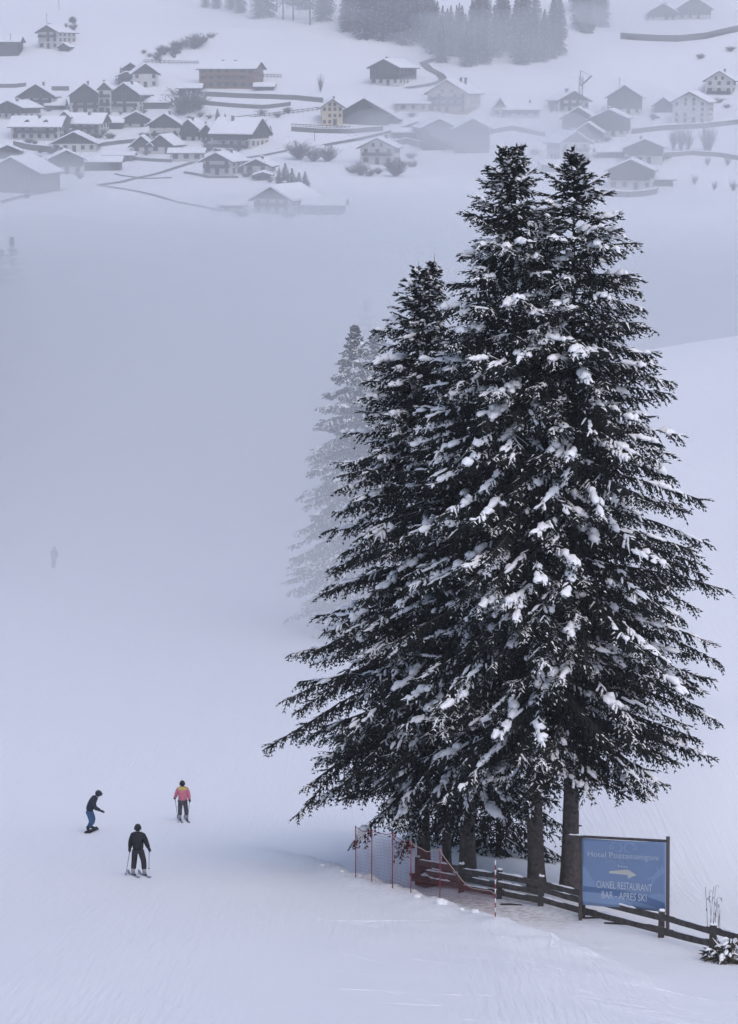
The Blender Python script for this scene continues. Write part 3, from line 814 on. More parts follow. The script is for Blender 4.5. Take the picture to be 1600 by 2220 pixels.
# --- pile of boards by the trunks -------------------------------------
def board_pile():
    p = hit(945, 1925); p = on(Vector((p.x, p.y + 0.7, 0)))
    root = empty("board_pile", p, "untidy pile of dark boards stacked against the trunks behind the net", "boards")
    rg = random.Random(4); z = -0.05
    for layer in range(5):
        for k in range(3):
            L = rg.uniform(1.0, 1.9); a = rg.uniform(-0.16, 0.16); y = -0.28 + 0.27*k
            c = Vector((rg.uniform(-.2, .25), y, z + 0.04)); d = Vector((math.cos(a), math.sin(a), -0.12 + rg.uniform(-.06, .06))) * (L/2)
            MB().beam(c - d, c + d, 0.20, 0.055).build("board", M['fencewood'], root)
        z += 0.085
    for k in range(3):
        c = Vector((0.9 + 0.5*k, -0.35, 0.08)); d = Vector((0.7, -0.25, -0.10))
        MB().beam(c - d, c + d, 0.16, 0.05).build("board", M['fencewood'], root)
    sb = MB(); snow_strip(sb, Vector((-0.5, -0.2, z + 0.02)), Vector((0.5, -0.15, z)), 0.3, 5, h=0.07); sb.build("snow_cap", M['snow'], root, True)
board_pile()
for i, (u, v, L, a) in enumerate(((1290, 1992, 0.9, -0.30), (1335, 2004, 0.7, -0.22), (1272, 1985, 0.5, 0.15), (1108, 1962, 0.7, -0.2))):
    p = hit(u, v); d = Vector((math.cos(a), -0.25, 0)) * (L/2)
    q0 = on(p - d) + Vector((0, 0, 0.015)); q1 = on(p + d) + Vector((0, 0, 0.02))
    tag(MB().tube([q0, q0.lerp(q1, .5) + Vector((0, 0, .015)), q1], [0.028, 0.03, 0.014], 6).build("fallen_stick", M['limb'], None, True),
        ["broken stick lying in the snow below the banner, longest", "broken stick lying in the snow below the middle of the banner", "short stick lying by the foot of the banner's fence post", "stick lying among needles in front of the leaning trunk"][i], "stick")
# clods of snow thrown up along the bank
rg_ = random.Random(21)
for i, (u, v, s) in enumerate(((841, 1914, 0.20), (957, 1957, 0.20), (1030, 1976, 0.12), (700, 1876, 0.10), (905, 1944, 0.11), (1000, 1972, 0.09), (780, 1899, 0.08), (742, 1889, 0.07))):
    p = hit(u, v); bm = bmesh.new(); bmesh.ops.create_icosphere(bm, subdivisions=2, radius=s)
    for w in bm.verts: w.co *= 1 + rg_.uniform(-.18, .18); w.co.z *= 0.55
    me = bpy.data.meshes.new("snow_clod"); bm.to_mesh(me); bm.free(); me.polygons.foreach_set("use_smooth", [True]*len(me.polygons))
    c = link("snow_clod", me, M['snow']); c.location = on(p) + Vector((0, 0, s*0.08))
    tag(c, "lump of snow thrown up along the edge of the groomed run", "snow lump", "snow lumps along the bank")

# --- snowy shrub and dry stalks by the fence ---------------------------
def shrub():
    p = hit(1576, 2078); p = on(Vector((p.x, p.y - 0.3, 0)))
    root = empty("snowy_shrub", p, "low leafy shrub half buried in snow in front of the fence rails", "shrub"); root.scale = (1.35, 1.35, 1.45)
    rg = np.random.default_rng(61); n = 260
    az = rg.random(n)*6.283; r = 0.42*np.sqrt(rg.random(n))
    B = np.column_stack([r*np.cos(az)*1.2, r*np.sin(az), 0.02 + 0.42*rg.random(n)*(1 - r/0.6)])
    A = np.column_stack([np.cos(az), np.sin(az), 0.4*rg.normal(size=n)]) + 0.4*rg.normal(size=(n, 3)); A /= np.linalg.norm(A, axis=1, keepdims=True)
    v = cones(B, A, 0.09 + 0.13*rg.random(n), np.full(n, 0.035), (rg.random(n) < .35).astype(int))
    link("foliage", mesh_np("foliage", v[0], v[1], mats=v[2]), [mat("dry_leaves", (0.07, 0.06, 0.045), 0.8), M['dusted']], root)
    tw = MB()
    for k in range(14):
        a = rg.random()*6.28; tw.tube([(0, 0, -.1), (0.3*math.cos(a), 0.3*math.sin(a), 0.25 + .3*rg.random())], [0.012, 0.006], 4)
    tw.build("twigs", M['limb'], root)
    P, W, Hh = [], [], []
    for k in range(26):
        a = rg.random()*6.28; rr = 0.40*math.sqrt(rg.random()); c = np.array([rr*math.cos(a)*1.2, rr*math.sin(a), 0.12 + 0.36*(1 - rr/0.5)*rg.random() + .05])
        d = np.array([math.cos(a), math.sin(a), -0.3])*(0.05 + 0.07*rg.random()); t = np.linspace(-1, 1, 5)
        P.append(c + t[:, None]*d); e = np.sqrt(np.clip(1 - t*t*0.93, 0, 1)); W.append(e*(0.035 + 0.03*rg.random())); Hh.append(e*0.035)
    sv, sf = ribbons(np.array(P), np.array(W), np.array(Hh))
    link("snow_load", mesh_np("snow_load", sv, sf, smooth=True), M['snow'], root)["kind"] = "stuff"
shrub()
def stalks():
    p = hit(1550, 2030); p = on(Vector((p.x, p.y + 0.35, 0)))
    root = empty("dry_stalks", p, "thin dry flower stalks standing up behind the fence rails", "plant")
    rg = random.Random(12)
    for k in range(9):
        x = rg.uniform(-.22, .22); h = rg.uniform(0.7, 1.45) if k > 2 else 1.5; dx = rg.uniform(-.12, .12)
        pts = [(x, rg.uniform(-.1, .1), -.1), (x + dx*.4, 0, h*.5), (x + dx, 0, h)]
        if k % 3 == 0: pts += [(x + dx + .05, 0, h + .05), (x + dx + .10, 0, h + .01), (x + dx + .09, 0, h - .05)]
        MB().tube(pts, [0.008 - 0.0008*i for i in range(len(pts))], 4).build("stalk", M['twig'], root)
    for k in range(8):
        a = Vector((rg.uniform(-.25, .25), 0, rg.uniform(.5, 1.3))); MB().tube([a, a + Vector((rg.uniform(-.12, .12), 0, .12))], [0.006, 0.014], 4).build("seed_head", M['twig'], root)
stalks()

# --- ski tracks: low ridges of snow thrown up beside each edge ------------
def ski_tracks():
    rg = np.random.default_rng(5); V = []; Fq = []
    def track(pts, w, h):
        n = len(pts); o = len(V)
        z = ground(pts[:, 0], pts[:, 1])
        d = np.gradient(pts, axis=0); d /= np.linalg.norm(d, axis=1, keepdims=True); s = np.column_stack([-d[:, 1], d[:, 0]])
        fade = np.clip(np.sin(np.linspace(0, math.pi, n)) * 2.2, 0, 1) * (0.35 + 0.65 * rg.random(n))
        for k in range(n):
            hw = w * (0.7 + 0.6 * rg.random())
            for m, (a, b) in enumerate(((-1, -0.02), (-0.25, 1.0), (0.3, 0.75), (1, -0.02))):
                V.append((pts[k, 0] + s[k, 0] * hw * a, pts[k, 1] + s[k, 1] * hw * a, z[k] - 0.012 + (h * fade[k] * b if b > 0 else -0.01)))
            if k:
                for m in range(3): Fq.append((o + (k-1)*4 + m, o + k*4 + m, o + k*4 + m + 1, o + (k-1)*4 + m + 1))
    # arcs across the lower right, where the run bends round the trees
    for k in range(46):
        p = hit0(rg.uniform(760, 1620), rg.uniform(1985, 2230), base_h); a = -0.55 + 0.28 * rg.normal(); L = rg.uniform(1.5, 6.0); cv = 0.09 * rg.normal()
        t = np.linspace(-L/2, L/2, int(L / 0.22)); ang = a + cv * t
        track(np.column_stack([p.x + np.cumsum(np.cos(ang)) * 0.22 - L/2 * math.cos(a), p.y + np.cumsum(np.sin(ang)) * 0.22 - L/2 * math.sin(a)]), rg.uniform(0.03, 0.09), rg.uniform(0.015, 0.04))
    # short scrapes along the bank
    for k in range(40):
        p = hit0(rg.uniform(960, 1330), rg.uniform(1985, 2090), base_h); a = -1.2 + 0.25 * rg.normal(); L = rg.uniform(0.6, 1.8)
        t = np.linspace(-L/2, L/2, max(5, int(L / 0.15)))
        track(np.column_stack([p.x + t * math.cos(a), p.y + t * math.sin(a)]), rg.uniform(0.03, 0.08), rg.uniform(0.02, 0.05))
    # long faint runs down the middle and left
    for k in range(34):
        p = hit0(rg.uniform(-20, 900), rg.uniform(1850, 2220), base_h); a = 1.45 + 0.35 * rg.normal(); L = rg.uniform(2.0, 6); cv = 0.16 * rg.normal()
        t = np.linspace(-L/2, L/2, int(L / 0.22)); ang = a + cv * t
        q = np.column_stack([p.x + np.cumsum(np.cos(ang)) * 0.22 - L/2 * math.cos(a), p.y + np.cumsum(np.sin(ang)) * 0.22 - L/2 * math.sin(a)])
        hh = rg.uniform(0.012, 0.026); track(q, rg.uniform(0.025, 0.06), hh)
        if rg.random() < 0.5: track(q + np.array([0.35, 0.0]), rg.uniform(0.025, 0.05), hh)
    # tracks coming down to each skier's feet
    for (u, v, a) in ((290, 1897, 1.40), (312, 1897, 1.36), (200, 1802, 1.1), (390, 1778, 1.5), (403, 1779, 1.46)):
        p = hit0(u, v, base_h); L = 11.0; t = np.arange(0, L, 0.22); wob = 0.35 * np.sin(t * 0.55 + u)
        track(np.column_stack([p.x - t * math.cos(a) + wob - wob[0], p.y - t * math.sin(a)]), 0.035, 0.022)
    me = bpy.data.meshes.new("ski_tracks"); me.from_pydata(V, [], Fq); me.polygons.foreach_set("use_smooth", [True] * len(Fq)); me.update()
    tag(link("ski_tracks", me, M['ground']), "faint ski tracks and scraped ridges in the snow of the run", "ski tracks", kind="stuff")
ski_tracks()
# ------------------------------------------------------------------ people on the run
def cloth_mat(name, c, r=0.75): return mat(name, c, r, var=0.15, vscale=6)
M['skin'] = mat("skin", (0.48, 0.30, 0.23), 0.6)
M['black'] = cloth_mat("black_fabric", (0.018, 0.019, 0.024))
M['charcoal'] = cloth_mat("charcoal_fabric", (0.030, 0.030, 0.034))
M['navy'] = cloth_mat("dark_navy_fabric", (0.022, 0.030, 0.045))
M['bluetr'] = cloth_mat("blue_trousers", (0.040, 0.095, 0.19))
M['teal'] = cloth_mat("teal_panel", (0.05, 0.14, 0.22))
M['coral'] = cloth_mat("coral_jacket", (0.56, 0.17, 0.22))
M['yellow'] = cloth_mat("yellow_yoke", (0.56, 0.47, 0.13))
M['helmet'] = mat("black_helmet", (0.015, 0.016, 0.018), 0.35)
M['ski'] = mat("ski_top_sheet", (0.22, 0.22, 0.24), 0.4)
M['boot'] = mat("pale_ski_boot", (0.30, 0.30, 0.31), 0.5)
M['polesh'] = mat("ski_pole_shaft", (0.08, 0.08, 0.13), 0.4)

def skin_mesh(name, verts, edges, radii, root_i=0, sub=2):
    me = bpy.data.meshes.new(name); me.from_pydata(verts, edges, []); me.update()
    o = bpy.data.objects.new(name, me); col.objects.link(o)
    md = o.modifiers.new("skin", 'SKIN'); md.use_smooth_shade = True; md.branch_smoothing = 0.3
    sv = me.skin_vertices[0].data
    for i, r in enumerate(radii):
        sv[i].radius = r if hasattr(r, '__len__') else (r, r); sv[i].use_root = (i == root_i)
    ss = o.modifiers.new("sub", 'SUBSURF'); ss.levels = sub; ss.render_levels = sub
    dg = bpy.context.evaluated_depsgraph_get()
    res = bpy.data.meshes.new_from_object(o.evaluated_get(dg)); res.name = name
    bpy.data.objects.remove(o); bpy.data.meshes.remove(me)
    return res
def chain(name, m, parent, pts, rad, sub=2):
    me = skin_mesh(name, [tuple(p) for p in pts], [(i, i+1) for i in range(len(pts)-1)], rad, 0, sub)
    return link(name, me, m, parent)

def person(label, loc, rz, J, mats_, h=1.0, hood=False, yoke=None):
    """J: joints in metres, person facing -y ; legs/arms given as lists"""
    root = empty("person", loc, label, "person", None, rz); root.scale = (h, h, h)
    # continuous body
    names = ['pel', 'waist', 'chest', 'neck', 'head']
    V = [J[n] for n in names]; E = [(0,1),(1,2),(2,3),(3,4)]; Rd = [(0.115, 0.09), (0.10, 0.08), (0.12, 0.085), 0.05, 0.088]
    for s in ('l', 'r'):
        b = len(V); V += [J['sho_'+s], J['elb_'+s], J['wri_'+s]]; E += [(2, b), (b, b+1), (b+1, b+2)]; Rd += [0.062, 0.046, 0.032]
        b = len(V); V += [J['hip_'+s], J['kne_'+s], J['ank_'+s]]; E += [(0, b), (b, b+1), (b+1, b+2)]; Rd += [0.085, 0.058, 0.042]
    link("body", skin_mesh("body", [tuple(v) for v in V], E, Rd), M['skin'], root)
    # jacket over trunk and arms
    V = [J['pel'] + Vector((0, 0, -0.06)), J['waist'], J['chest'], J['neck'] + Vector((0, 0, 0.015))]; E = [(0,1),(1,2),(2,3)]
    Rd = [(0.225, 0.175), (0.205, 0.165), (0.225, 0.165), (0.098, 0.092)]
    for s in ('l', 'r'):
        b = len(V); V += [J['sho_'+s], J['elb_'+s], J['wri_'+s]]; E += [(2, b), (b, b+1), (b+1, b+2)]; Rd += [0.110, 0.086, 0.066]
    jk = link("jacket", skin_mesh("jacket", [tuple(v) for v in V], E, Rd), mats_['jacket'], root)
    if yoke:
        yv = [J['chest'] + Vector((0, 0.005, 0.04)), J['neck'] + Vector((0, 0.02, -0.02))]
        V = [J['chest'] + Vector((0, 0.02, -0.07)), J['neck'] + Vector((0, 0.03, 0.0))] + [J['sho_l'] + Vector((0, 0, .012)), J['sho_r'] + Vector((0, 0, .012))]
        V += [J['sho_l'].lerp(J['elb_l'], .55), J['sho_r'].lerp(J['elb_r'], .25)]
        link("yoke", skin_mesh("yoke", [tuple(v) for v in V], [(0,1),(0,2),(0,3),(2,4),(3,5)], [(0.222, 0.168), (0.112, 0.112), 0.116, 0.116, 0.100, 0.100]), yoke, jk)
    if hood:
        chain("hood", mats_['jacket'], jk, [J['neck'] + Vector((0, .04, -.04)), J['neck'] + Vector((0, .05, .05))], [0.115, 0.10])
    # trousers
    V = [J['pel'] + Vector((0, 0, 0.03))]; E = []; Rd = [(0.15, 0.115)]
    for s in ('l', 'r'):
        b = len(V); a = J['ank_'+s]; k = J['kne_'+s]; V += [J['hip_'+s], k, a + (k - a)*0.18]; E += [(0, b), (b, b+1), (b+1, b+2)]; Rd += [0.118, 0.098, 0.092]
    link("trousers", skin_mesh("trousers", [tuple(v) for v in V], E, Rd), mats_['trousers'], root)
    # boots, gloves with fingers, helmet, face
    for s in ('l', 'r'):
        a = J['ank_'+s]; f = J.get('foot', Vector((0, -1, 0)))
        bt = chain("boot", mats_['boot'], root, [a + Vector((0, 0, .16)), a, a + Vector((0, 0, -.05)) + f*0.02, a + Vector((0, 0, -.055)) + f*0.15], [0.075, 0.072, 0.062, 0.050], 1)
        w = J['wri_'+s]; d = (w - J['elb_'+s]).normalized(); gv = chain("glove", mats_['glove'], root, [w - d*.03, w + d*.05, w + d*.09], [0.052, 0.056, 0.046], 1)
        sd = d.cross(Vector((0, 1, 0))).normalized(); cu = Vector((0, -1, 0))
        for k in range(4):
            b0 = w + d*.09 + sd*(0.033 - .022*k); ln = (0.052, .062, .058, .045)[k]
            chain("finger", mats_['glove'], gv, [b0 - d*.02, b0 + d*ln*.6, b0 + d*ln*.8 + cu*ln*.6], [0.014, 0.0135, 0.012], 1)
        chain("thumb", mats_['glove'], gv, [w + d*.02 + sd*.03, w + d*.05 + sd*.055 + cu*.02, w + d*.075 + sd*.055 + cu*.045], [0.017, 0.015, 0.013], 1)
    hd = J['head']; ax = (hd - J['neck']).normalized()
    fd = J.get('face', Vector((0, -1, 0)))
    bm = bmesh.new(); bmesh.ops.create_uvsphere(bm, u_segments=20, v_segments=12, radius=1)
    for v in bm.verts:
        z = v.co.z; v.co = Vector((v.co.x*0.112, v.co.y*0.130, z*0.125 if z > 0 else z*0.125))
    me = bpy.data.meshes.new("helmet"); bm.to_mesh(me); bm.free(); me.polygons.foreach_set("use_smooth", [True]*len(me.polygons))
    he = link("helmet", me, mats_['helmet'], root); he.location = hd + ax*0.03 - fd*0.012
    he.rotation_euler = (0, 0, math.atan2(fd.x, -fd.y))
    c = hd + ax*0.0
    gg = MB().box(-0.075, 0.075, -0.140, -0.09, -0.055, 0.005).build("goggles", M['helmet'], he)
    fc = MB(); fc.add([(-.012, -.108, -.05), (.012, -.118, -.05), (.016, -.142, -.085), (-.016, -.142, -.085), (0, -.112, -.09)], [(0, 3, 2, 1), (3, 4, 2), (0, 4, 3), (1, 2, 4), (0, 1, 4)])
    fc.build("nose", M['skin'], he)
    MB().box(-.028, .028, -.122, -.108, -.118, -.108).build("mouth", mat("lips", (.3, .12, .1), .6), he)
    MB().box(-0.118, -0.104, -0.03, 0.04, -0.075, 0.0).build("ear_pad", mats_['helmet'], he); MB().box(0.104, 0.118, -0.03, 0.04, -0.075, 0.0).build("ear_pad", mats_['helmet'], he)
    return root
V3 = lambda *a: Vector(a)

def ski(loc, ang, tilt, label, group):
    """one ski, tips towards local -y, waisted and turned up at the tip"""
    root = empty("ski", loc, label, "ski", group, ang); root.rotation_euler = (tilt, 0, ang)
    n = 22; vs = []; fs = []
    for k in range(n + 1):
        t = k/n; y = 0.75 - 1.60*t; w = 0.034 + 0.018*abs(2*t - 1)**2.2 + (0 if t < .93 else -0.045*((t - .93)/.07)**2)
        z = 0.012 + (0.11*((t - .86)/.14)**2 if t > .86 else 0) + (0.02*((.06 - t)/.06)**2 if t < .06 else 0)
        for x, zz in ((-w, z), (w, z), (w, z + .016), (-w, z + .016)): vs.append((x, y, zz))
    for k in range(n):
        for m in range(4): fs.append((k*4+m, k*4+(m+1) % 4, (k+1)*4+(m+1) % 4, (k+1)*4+m))
    fs += [(3, 2, 1, 0), (n*4, n*4+1, n*4+2, n*4+3)]
    MB().add(vs, fs).build("blade", M['ski'], root)
    MB().box(-.03, .03, -.20, -.13, .03, .065).build("binding", M['black'], root); MB().box(-.03, .03, .13, .21, .03, .075).build("binding", M['black'], root)
def ski_pole(a, b, label, group):
    a = Vector(a); b = Vector(b); root = empty("ski_pole", b, label, "ski pole", group)
    o = b; a = a - o; d = -a.normalized()
    MB().tube([a, Vector((0, 0, 0))], [0.011, 0.008], 7).build("shaft", M['polesh'], root)
    MB().tube([a - d*0.04, a + d*0.10], [0.018, 0.016], 7).build("grip", M['black'], root)
    MB().tube([a*0.07, a*0.085], [0.048, 0.03], 9).build("basket", M['black'], root)

# 1: skier in black seen from behind -----------------------------------
def place(u, v): return hit(u, v)
G = "skis and poles of the people on the run"
p = place(301, 1899)
J = dict(pel=V3(0, 0.04, .93), waist=V3(0, .02, 1.08), chest=V3(0, 0, 1.31), neck=V3(.005, -.02, 1.49), head=V3(.01, -.04, 1.62),
  sho_l=V3(-.185, 0, 1.41), elb_l=V3(-.275, -.02, 1.14), wri_l=V3(-.33, -.10, .93), sho_r=V3(.185, 0, 1.40), elb_r=V3(.255, -.01, 1.12), wri_r=V3(.30, -.08, .90),
  hip_l=V3(-.10, .04, .87), kne_l=V3(-.165, -.05, .50), ank_l=V3(-.19, .02, .13), hip_r=V3(.10, .04, .87), kne_r=V3(.155, -.05, .50), ank_r=V3(.185, .02, .13), face=V3(.15, -1, 0).normalized())
mt = dict(jacket=M['black'], trousers=M['charcoal'], boot=M['boot'], glove=M['black'], helmet=M['helmet'])
# facing away from the viewer: turn half way round
rzA = R(180 - 8)
person("person skiing away in black jacket, black trousers and helmet, a pole in each hand", p, rzA, J, mt, 1.02, hood=True)
def rel(p, rz, x, y, z, h=1.0):
    c, s = math.cos(rz), math.sin(rz); return Vector((p.x + h*(x*c - y*s), p.y + h*(x*s + y*c), p.z + h*z))
def slope_tilt(p, rz):
    """pitch of the snow along the heading (local -y)"""
    d = Vector((math.sin(rz), -math.cos(rz)))
    return -math.atan2(gz(p.x + d.x*.6, p.y + d.y*.6) - gz(p.x - d.x*.6, p.y - d.y*.6), 1.2)
rs = R(180 + 20)
for x, lb in ((-.19, "ski under the boot nearer the long pole of the skier in black"), (.185, "ski under the other boot of the skier in black")):
    q = rel(p, rzA, x, -.05, 0); ski((q.x, q.y, gz(q.x, q.y)), rs, slope_tilt(q, rs), lb, G)
h1 = rel(p, rzA, -.335, -.13, .86, 1.02); e1 = rel(p, rzA, -.36, .05, 0); e1.z = gz(e1.x, e1.y) + .22
h2 = rel(p, rzA, .305, -.11, .84, 1.02); e2 = rel(p, rzA, .42, .12, 0); e2.z = gz(e2.x, e2.y) + .02
ski_pole(h1, e1, "ski pole lifted off the snow by the skier in black", G); ski_pole(h2, e2, "ski pole planted in the snow by the skier in black", G)

# 2: snowboarder bent forward, seen from the side -----------------------
p = place(198, 1803)
# local x runs to the viewer's right after turning; joints given facing -y, later turned by +90 so that -y -> +x
J = dict(pel=V3(0, .06, .86), waist=V3(0, .02, 1.02), chest=V3(0, -.12, 1.24), neck=V3(0, -.25, 1.40), head=V3(0, -.32, 1.53),
  sho_l=V3(-.17, -.16, 1.34), elb_l=V3(-.22, -.22, 1.06), wri_l=V3(-.18, -.44, .93), sho_r=V3(.17, -.10, 1.34), elb_r=V3(.27, .06, 1.12), wri_r=V3(.26, -.06, .90),
  hip_l=V3(-.10, .05, .80), kne_l=V3(-.15, -.06, .47), ank_l=V3(-.17, .08, .15), hip_r=V3(.10, .05, .80), kne_r=V3(.15, -.06, .47), ank_r=V3(.20, .06, .15), face=V3(0, -1, -.2).normalized())
mt = dict(jacket=M['navy'], trousers=M['bluetr'], boot=M['charcoal'], glove=M['black'], helmet=M['navy'])
rzB = R(90 - 8)
person("person on snowboard leaning forward, dark jacket and blue trousers, one arm stretched ahead", p, rzB, J, mt, 1.03, hood=True)
def snowboard(p, rz):
    root = empty("snowboard", p, "snowboard under the person in blue trousers", "snowboard", G, rz)
    root.rotation_euler = (slope_tilt(p, rz), 0, rz)
    n = 20; vs = []; fs = []
    for k in range(n + 1):
        t = k/n*2 - 1; y = t*.76; w = 0.125 + .02*abs(t)**2 - (.13*((abs(t) - .82)/.18)**2 if abs(t) > .82 else 0); w = max(w, .012); z = .012 + (.09*((abs(t) - .82)/.18)**2 if abs(t) > .82 else 0)
        for x, zz in ((-w, z), (w, z), (w, z + .014), (-w, z + .014)): vs.append((x, y, zz))
    for k in range(n):
        for m in range(4): fs.append((k*4+m, k*4+(m+1) % 4, (k+1)*4+(m+1) % 4, (k+1)*4+m))
    fs += [(3, 2, 1, 0), (n*4, n*4+1, n*4+2, n*4+3)]
    MB().add(vs, fs).build("deck", M['charcoal'], root)
    for y in (-.19, .19): MB().box(-.10, .10, y - .06, y + .06, .027, .06).build("binding", M['black'], root)
snowboard(p + V3(0, 0, .01), R(172))

# 3: skier in coral and yellow jacket -----------------------------------
p = place(397, 1779)
J = dict(pel=V3(0, .03, .90), waist=V3(0, .01, 1.05), chest=V3(0, 0, 1.27), neck=V3(0, -.02, 1.45), head=V3(.005, -.03, 1.58),
  sho_l=V3(-.185, 0, 1.37), elb_l=V3(-.25, -.01, 1.10), wri_l=V3(-.275, -.09, .89), sho_r=V3(.185, 0, 1.37), elb_r=V3(.265, -.03, 1.12), wri_r=V3(.32, -.14, .96),
  hip_l=V3(-.09, .03, .84), kne_l=V3(-.13, -.04, .48), ank_l=V3(-.155, .02, .13), hip_r=V3(.09, .03, .84), kne_r=V3(.125, -.04, .49), ank_r=V3(.13, .02, .13))
M['greytr'] = cloth_mat("grey_trousers", (0.065, 0.065, 0.072))
mt = dict(jacket=M['coral'], trousers=M['greytr'], boot=M['boot'], glove=M['charcoal'], helmet=M['helmet'])
rzC = R(180 + 2)
person("person skiing away in coral jacket with yellow shoulders, dark trousers and helmet", p, rzC, J, mt, 1.0, yoke=M['yellow'])
rs = R(180 + 12)
for x, lb in ((-.155, "ski under the right boot of the skier in coral"), (.13, "ski under the left boot of the skier in coral")):
    q = rel(p, rzC, x, -.05, 0); ski((q.x, q.y, gz(q.x, q.y)), rs, slope_tilt(q, rs), lb, G)
ski_pole(rel(p, rzC, -.28, -.12, .83), rel(p, rzC, -.20, .45, .05), "ski pole in the right hand of the skier in coral", G)
ski_pole(rel(p, rzC, .325, -.17, .90), rel(p, rzC, .16, .50, .03), "ski pole in the left hand of the skier in coral", G)

# 4: faint figure in the fog ---------------------------------------------
p = at_d(118, 1233, 166); p.z = gz(p.x, p.y)
J = dict(pel=V3(0.02, .03, .90), waist=V3(.01, .01, 1.05), chest=V3(-.02, 0, 1.27), neck=V3(-.04, -.02, 1.45), head=V3(-.05, -.03, 1.58),
  sho_l=V3(-.19, 0, 1.37), elb_l=V3(-.24, -.01, 1.12), wri_l=V3(-.20, -.12, .98), sho_r=V3(.15, 0, 1.37), elb_r=V3(.20, -.03, 1.12), wri_r=V3(.16, -.14, .96),
  hip_l=V3(-.07, .03, .84), kne_l=V3(-.04, -.04, .48), ank_l=V3(0, .02, .13), hip_r=V3(.10, .03, .84), kne_r=V3(.12, -.04, .49), ank_r=V3(.14, .02, .13))
mt = dict(jacket=M['black'], trousers=M['black'], boot=M['charcoal'], glove=M['black'], helmet=M['helmet'])
person("faint person far down the run, only a grey shape in the fog", p, R(180), J, mt, 1.05)
# the group of spruces beside the run
NEAR = "snow laden spruces beside the run"
def near_spruce(label, ub, vb, ut, vt, prof, cb, r0, seed, dback=0.0, extra=(), **kw):
    p = hit(ub, vb); 
    if dback:
        q = at_d(ub, vb, p.y + dback); p = Vector((q.x, q.y, gz(q.x, q.y)))
    t = at_d(ut, vt, p.y); H = t.z - p.z
    scale = H / max(h for h, _ in prof)
    pf = [(h * scale, r) for h, r in prof]
    stems = [dict(base=(0, 0, -0.3), top=(t.x - p.x, 0, H), prof=pf, cb=cb)]
    for (ue, ve, h0) in extra:
        te = at_d(ue, ve, p.y); he = te.z - p.z; fr = h0 / H
        stems.append(dict(base=((t.x - p.x) * fr, 0.05, h0), top=(te.x - p.x, 0.1, he), prof=[(0, 1.2), ((he - h0) * 0.45, 0.9), (he - h0, 0.1)], cb=0.7))
    return add_spruce("spruce_tree", label, p, seed, stems, r0, NEAR, **kw)
PR = [(0,3.2),(4.4,3.4),(5.3,4.45),(6.6,4.6),(8.7,4.4),(11.3,4.05),(13.4,3.4),(15.1,3.1),(17.5,2.55),(19.3,2.05),(20.1,1.75),(21.5,1.4),(22.5,0.85),(23.6,0.12)]
PD = [(0,2.6),(2.6,3.1),(3.9,4.7),(5.2,4.8),(6.7,4.6),(8.5,4.1),(9.8,3.4),(12,3.0),(13.7,2.45),(14.4,2.15),(17.1,1.6),(18.3,1.05),(20,0.12)]
near_spruce("tall snowy spruce whose trunk stands just behind the blue hotel banner", 1238, 1935, 1245, 330, PR, 5.5, 0.30, 11, dust=0.24, pillow=0.75)
near_spruce("tall snowy spruce with forked tip and leaning trunk, next to the banner's spruce", 1166, 1930, 1097, 325, PR, 5.4, 0.29, 12, extra=((1122, 322, 19.5),), dust=0.22, pillow=0.72)
near_spruce("shorter forked spruce with lowest boughs overhanging the orange-red safety net", 918, 1905, 908, 578, PD, 3.6, 0.24, 13, extra=((942, 565, 16.0),), dust=0.19, pillow=0.66)
near_spruce("spruce hidden in the middle of the clump, trunk rising behind the wooden fence", 1012, 1918, 1015, 720, [(h * 0.76, r * 0.92) for h, r in PR], 4.3, 0.29, 14, dback=0.8, dens=0.72, dust=0.18, pillow=0.6)
near_spruce("thin spruce squeezed between the trunks behind the board pile", 968, 1912, 975, 900, [(h * 0.65, r * 0.8) for h, r in PR], 4.1, 0.17, 15, dback=1.2, dens=0.65, dust=0.18, pillow=0.45)
near_spruce("low dark spruce with boughs down to the snow behind the fence rails", 1082, 1880, 1085, 1400, [(0,2.2),(1,2.5),(3,2.0),(7,0.1)], 0.5, 0.11, 16, dback=4.0, dens=0.75, dust=0.10, pillow=0.05)
near_spruce("low dark spruce filling the gap behind the left trunks and the net", 948, 1872, 950, 1430, [(0,1.6),(1.2,2.0),(3,1.7),(6.5,0.1)], 0.9, 0.10, 17, dback=4.5, dens=0.6, dust=0.10, pillow=0.05)
# ------------------------------------------------------------------ village on the far hillside
M['plaster'] = mat("white_plaster", (0.56, 0.54, 0.51), 0.9, var=0.06, vscale=0.6)
M['cream'] = mat("cream_plaster", (0.58, 0.50, 0.34), 0.9, var=0.06, vscale=0.6)
M['rose'] = mat("pale_rose_plaster", (0.52, 0.44, 0.38), 0.9, var=0.06, vscale=0.6)
M['stone'] = mat("grey_stone", (0.14, 0.13, 0.125), 0.9, var=0.35, vscale=1.5)
M['wood'] = mat("dark_weathered_wood", (0.045, 0.034, 0.028), 0.85, var=0.3, vscale=1.2)
M['brown'] = mat("brown_larch_wood", (0.20, 0.105, 0.055), 0.8, var=0.2, vscale=1.0)
M['greywood'] = mat("grey_barn_wood", (0.065, 0.056, 0.05), 0.85, var=0.3, vscale=1.0)
M['glass'] = mat("dark_window_glass", (0.03, 0.035, 0.045), 0.2, spec=0.5)
M['frame'] = mat("window_frame_wood", (0.16, 0.10, 0.06), 0.7)
M['roofwood'] = mat("roof_boards", (0.045, 0.036, 0.032), 0.85)
M['asphalt'] = mat("cleared_road", (0.16, 0.16, 0.17), 0.9, var=0.3, vscale=0.5)

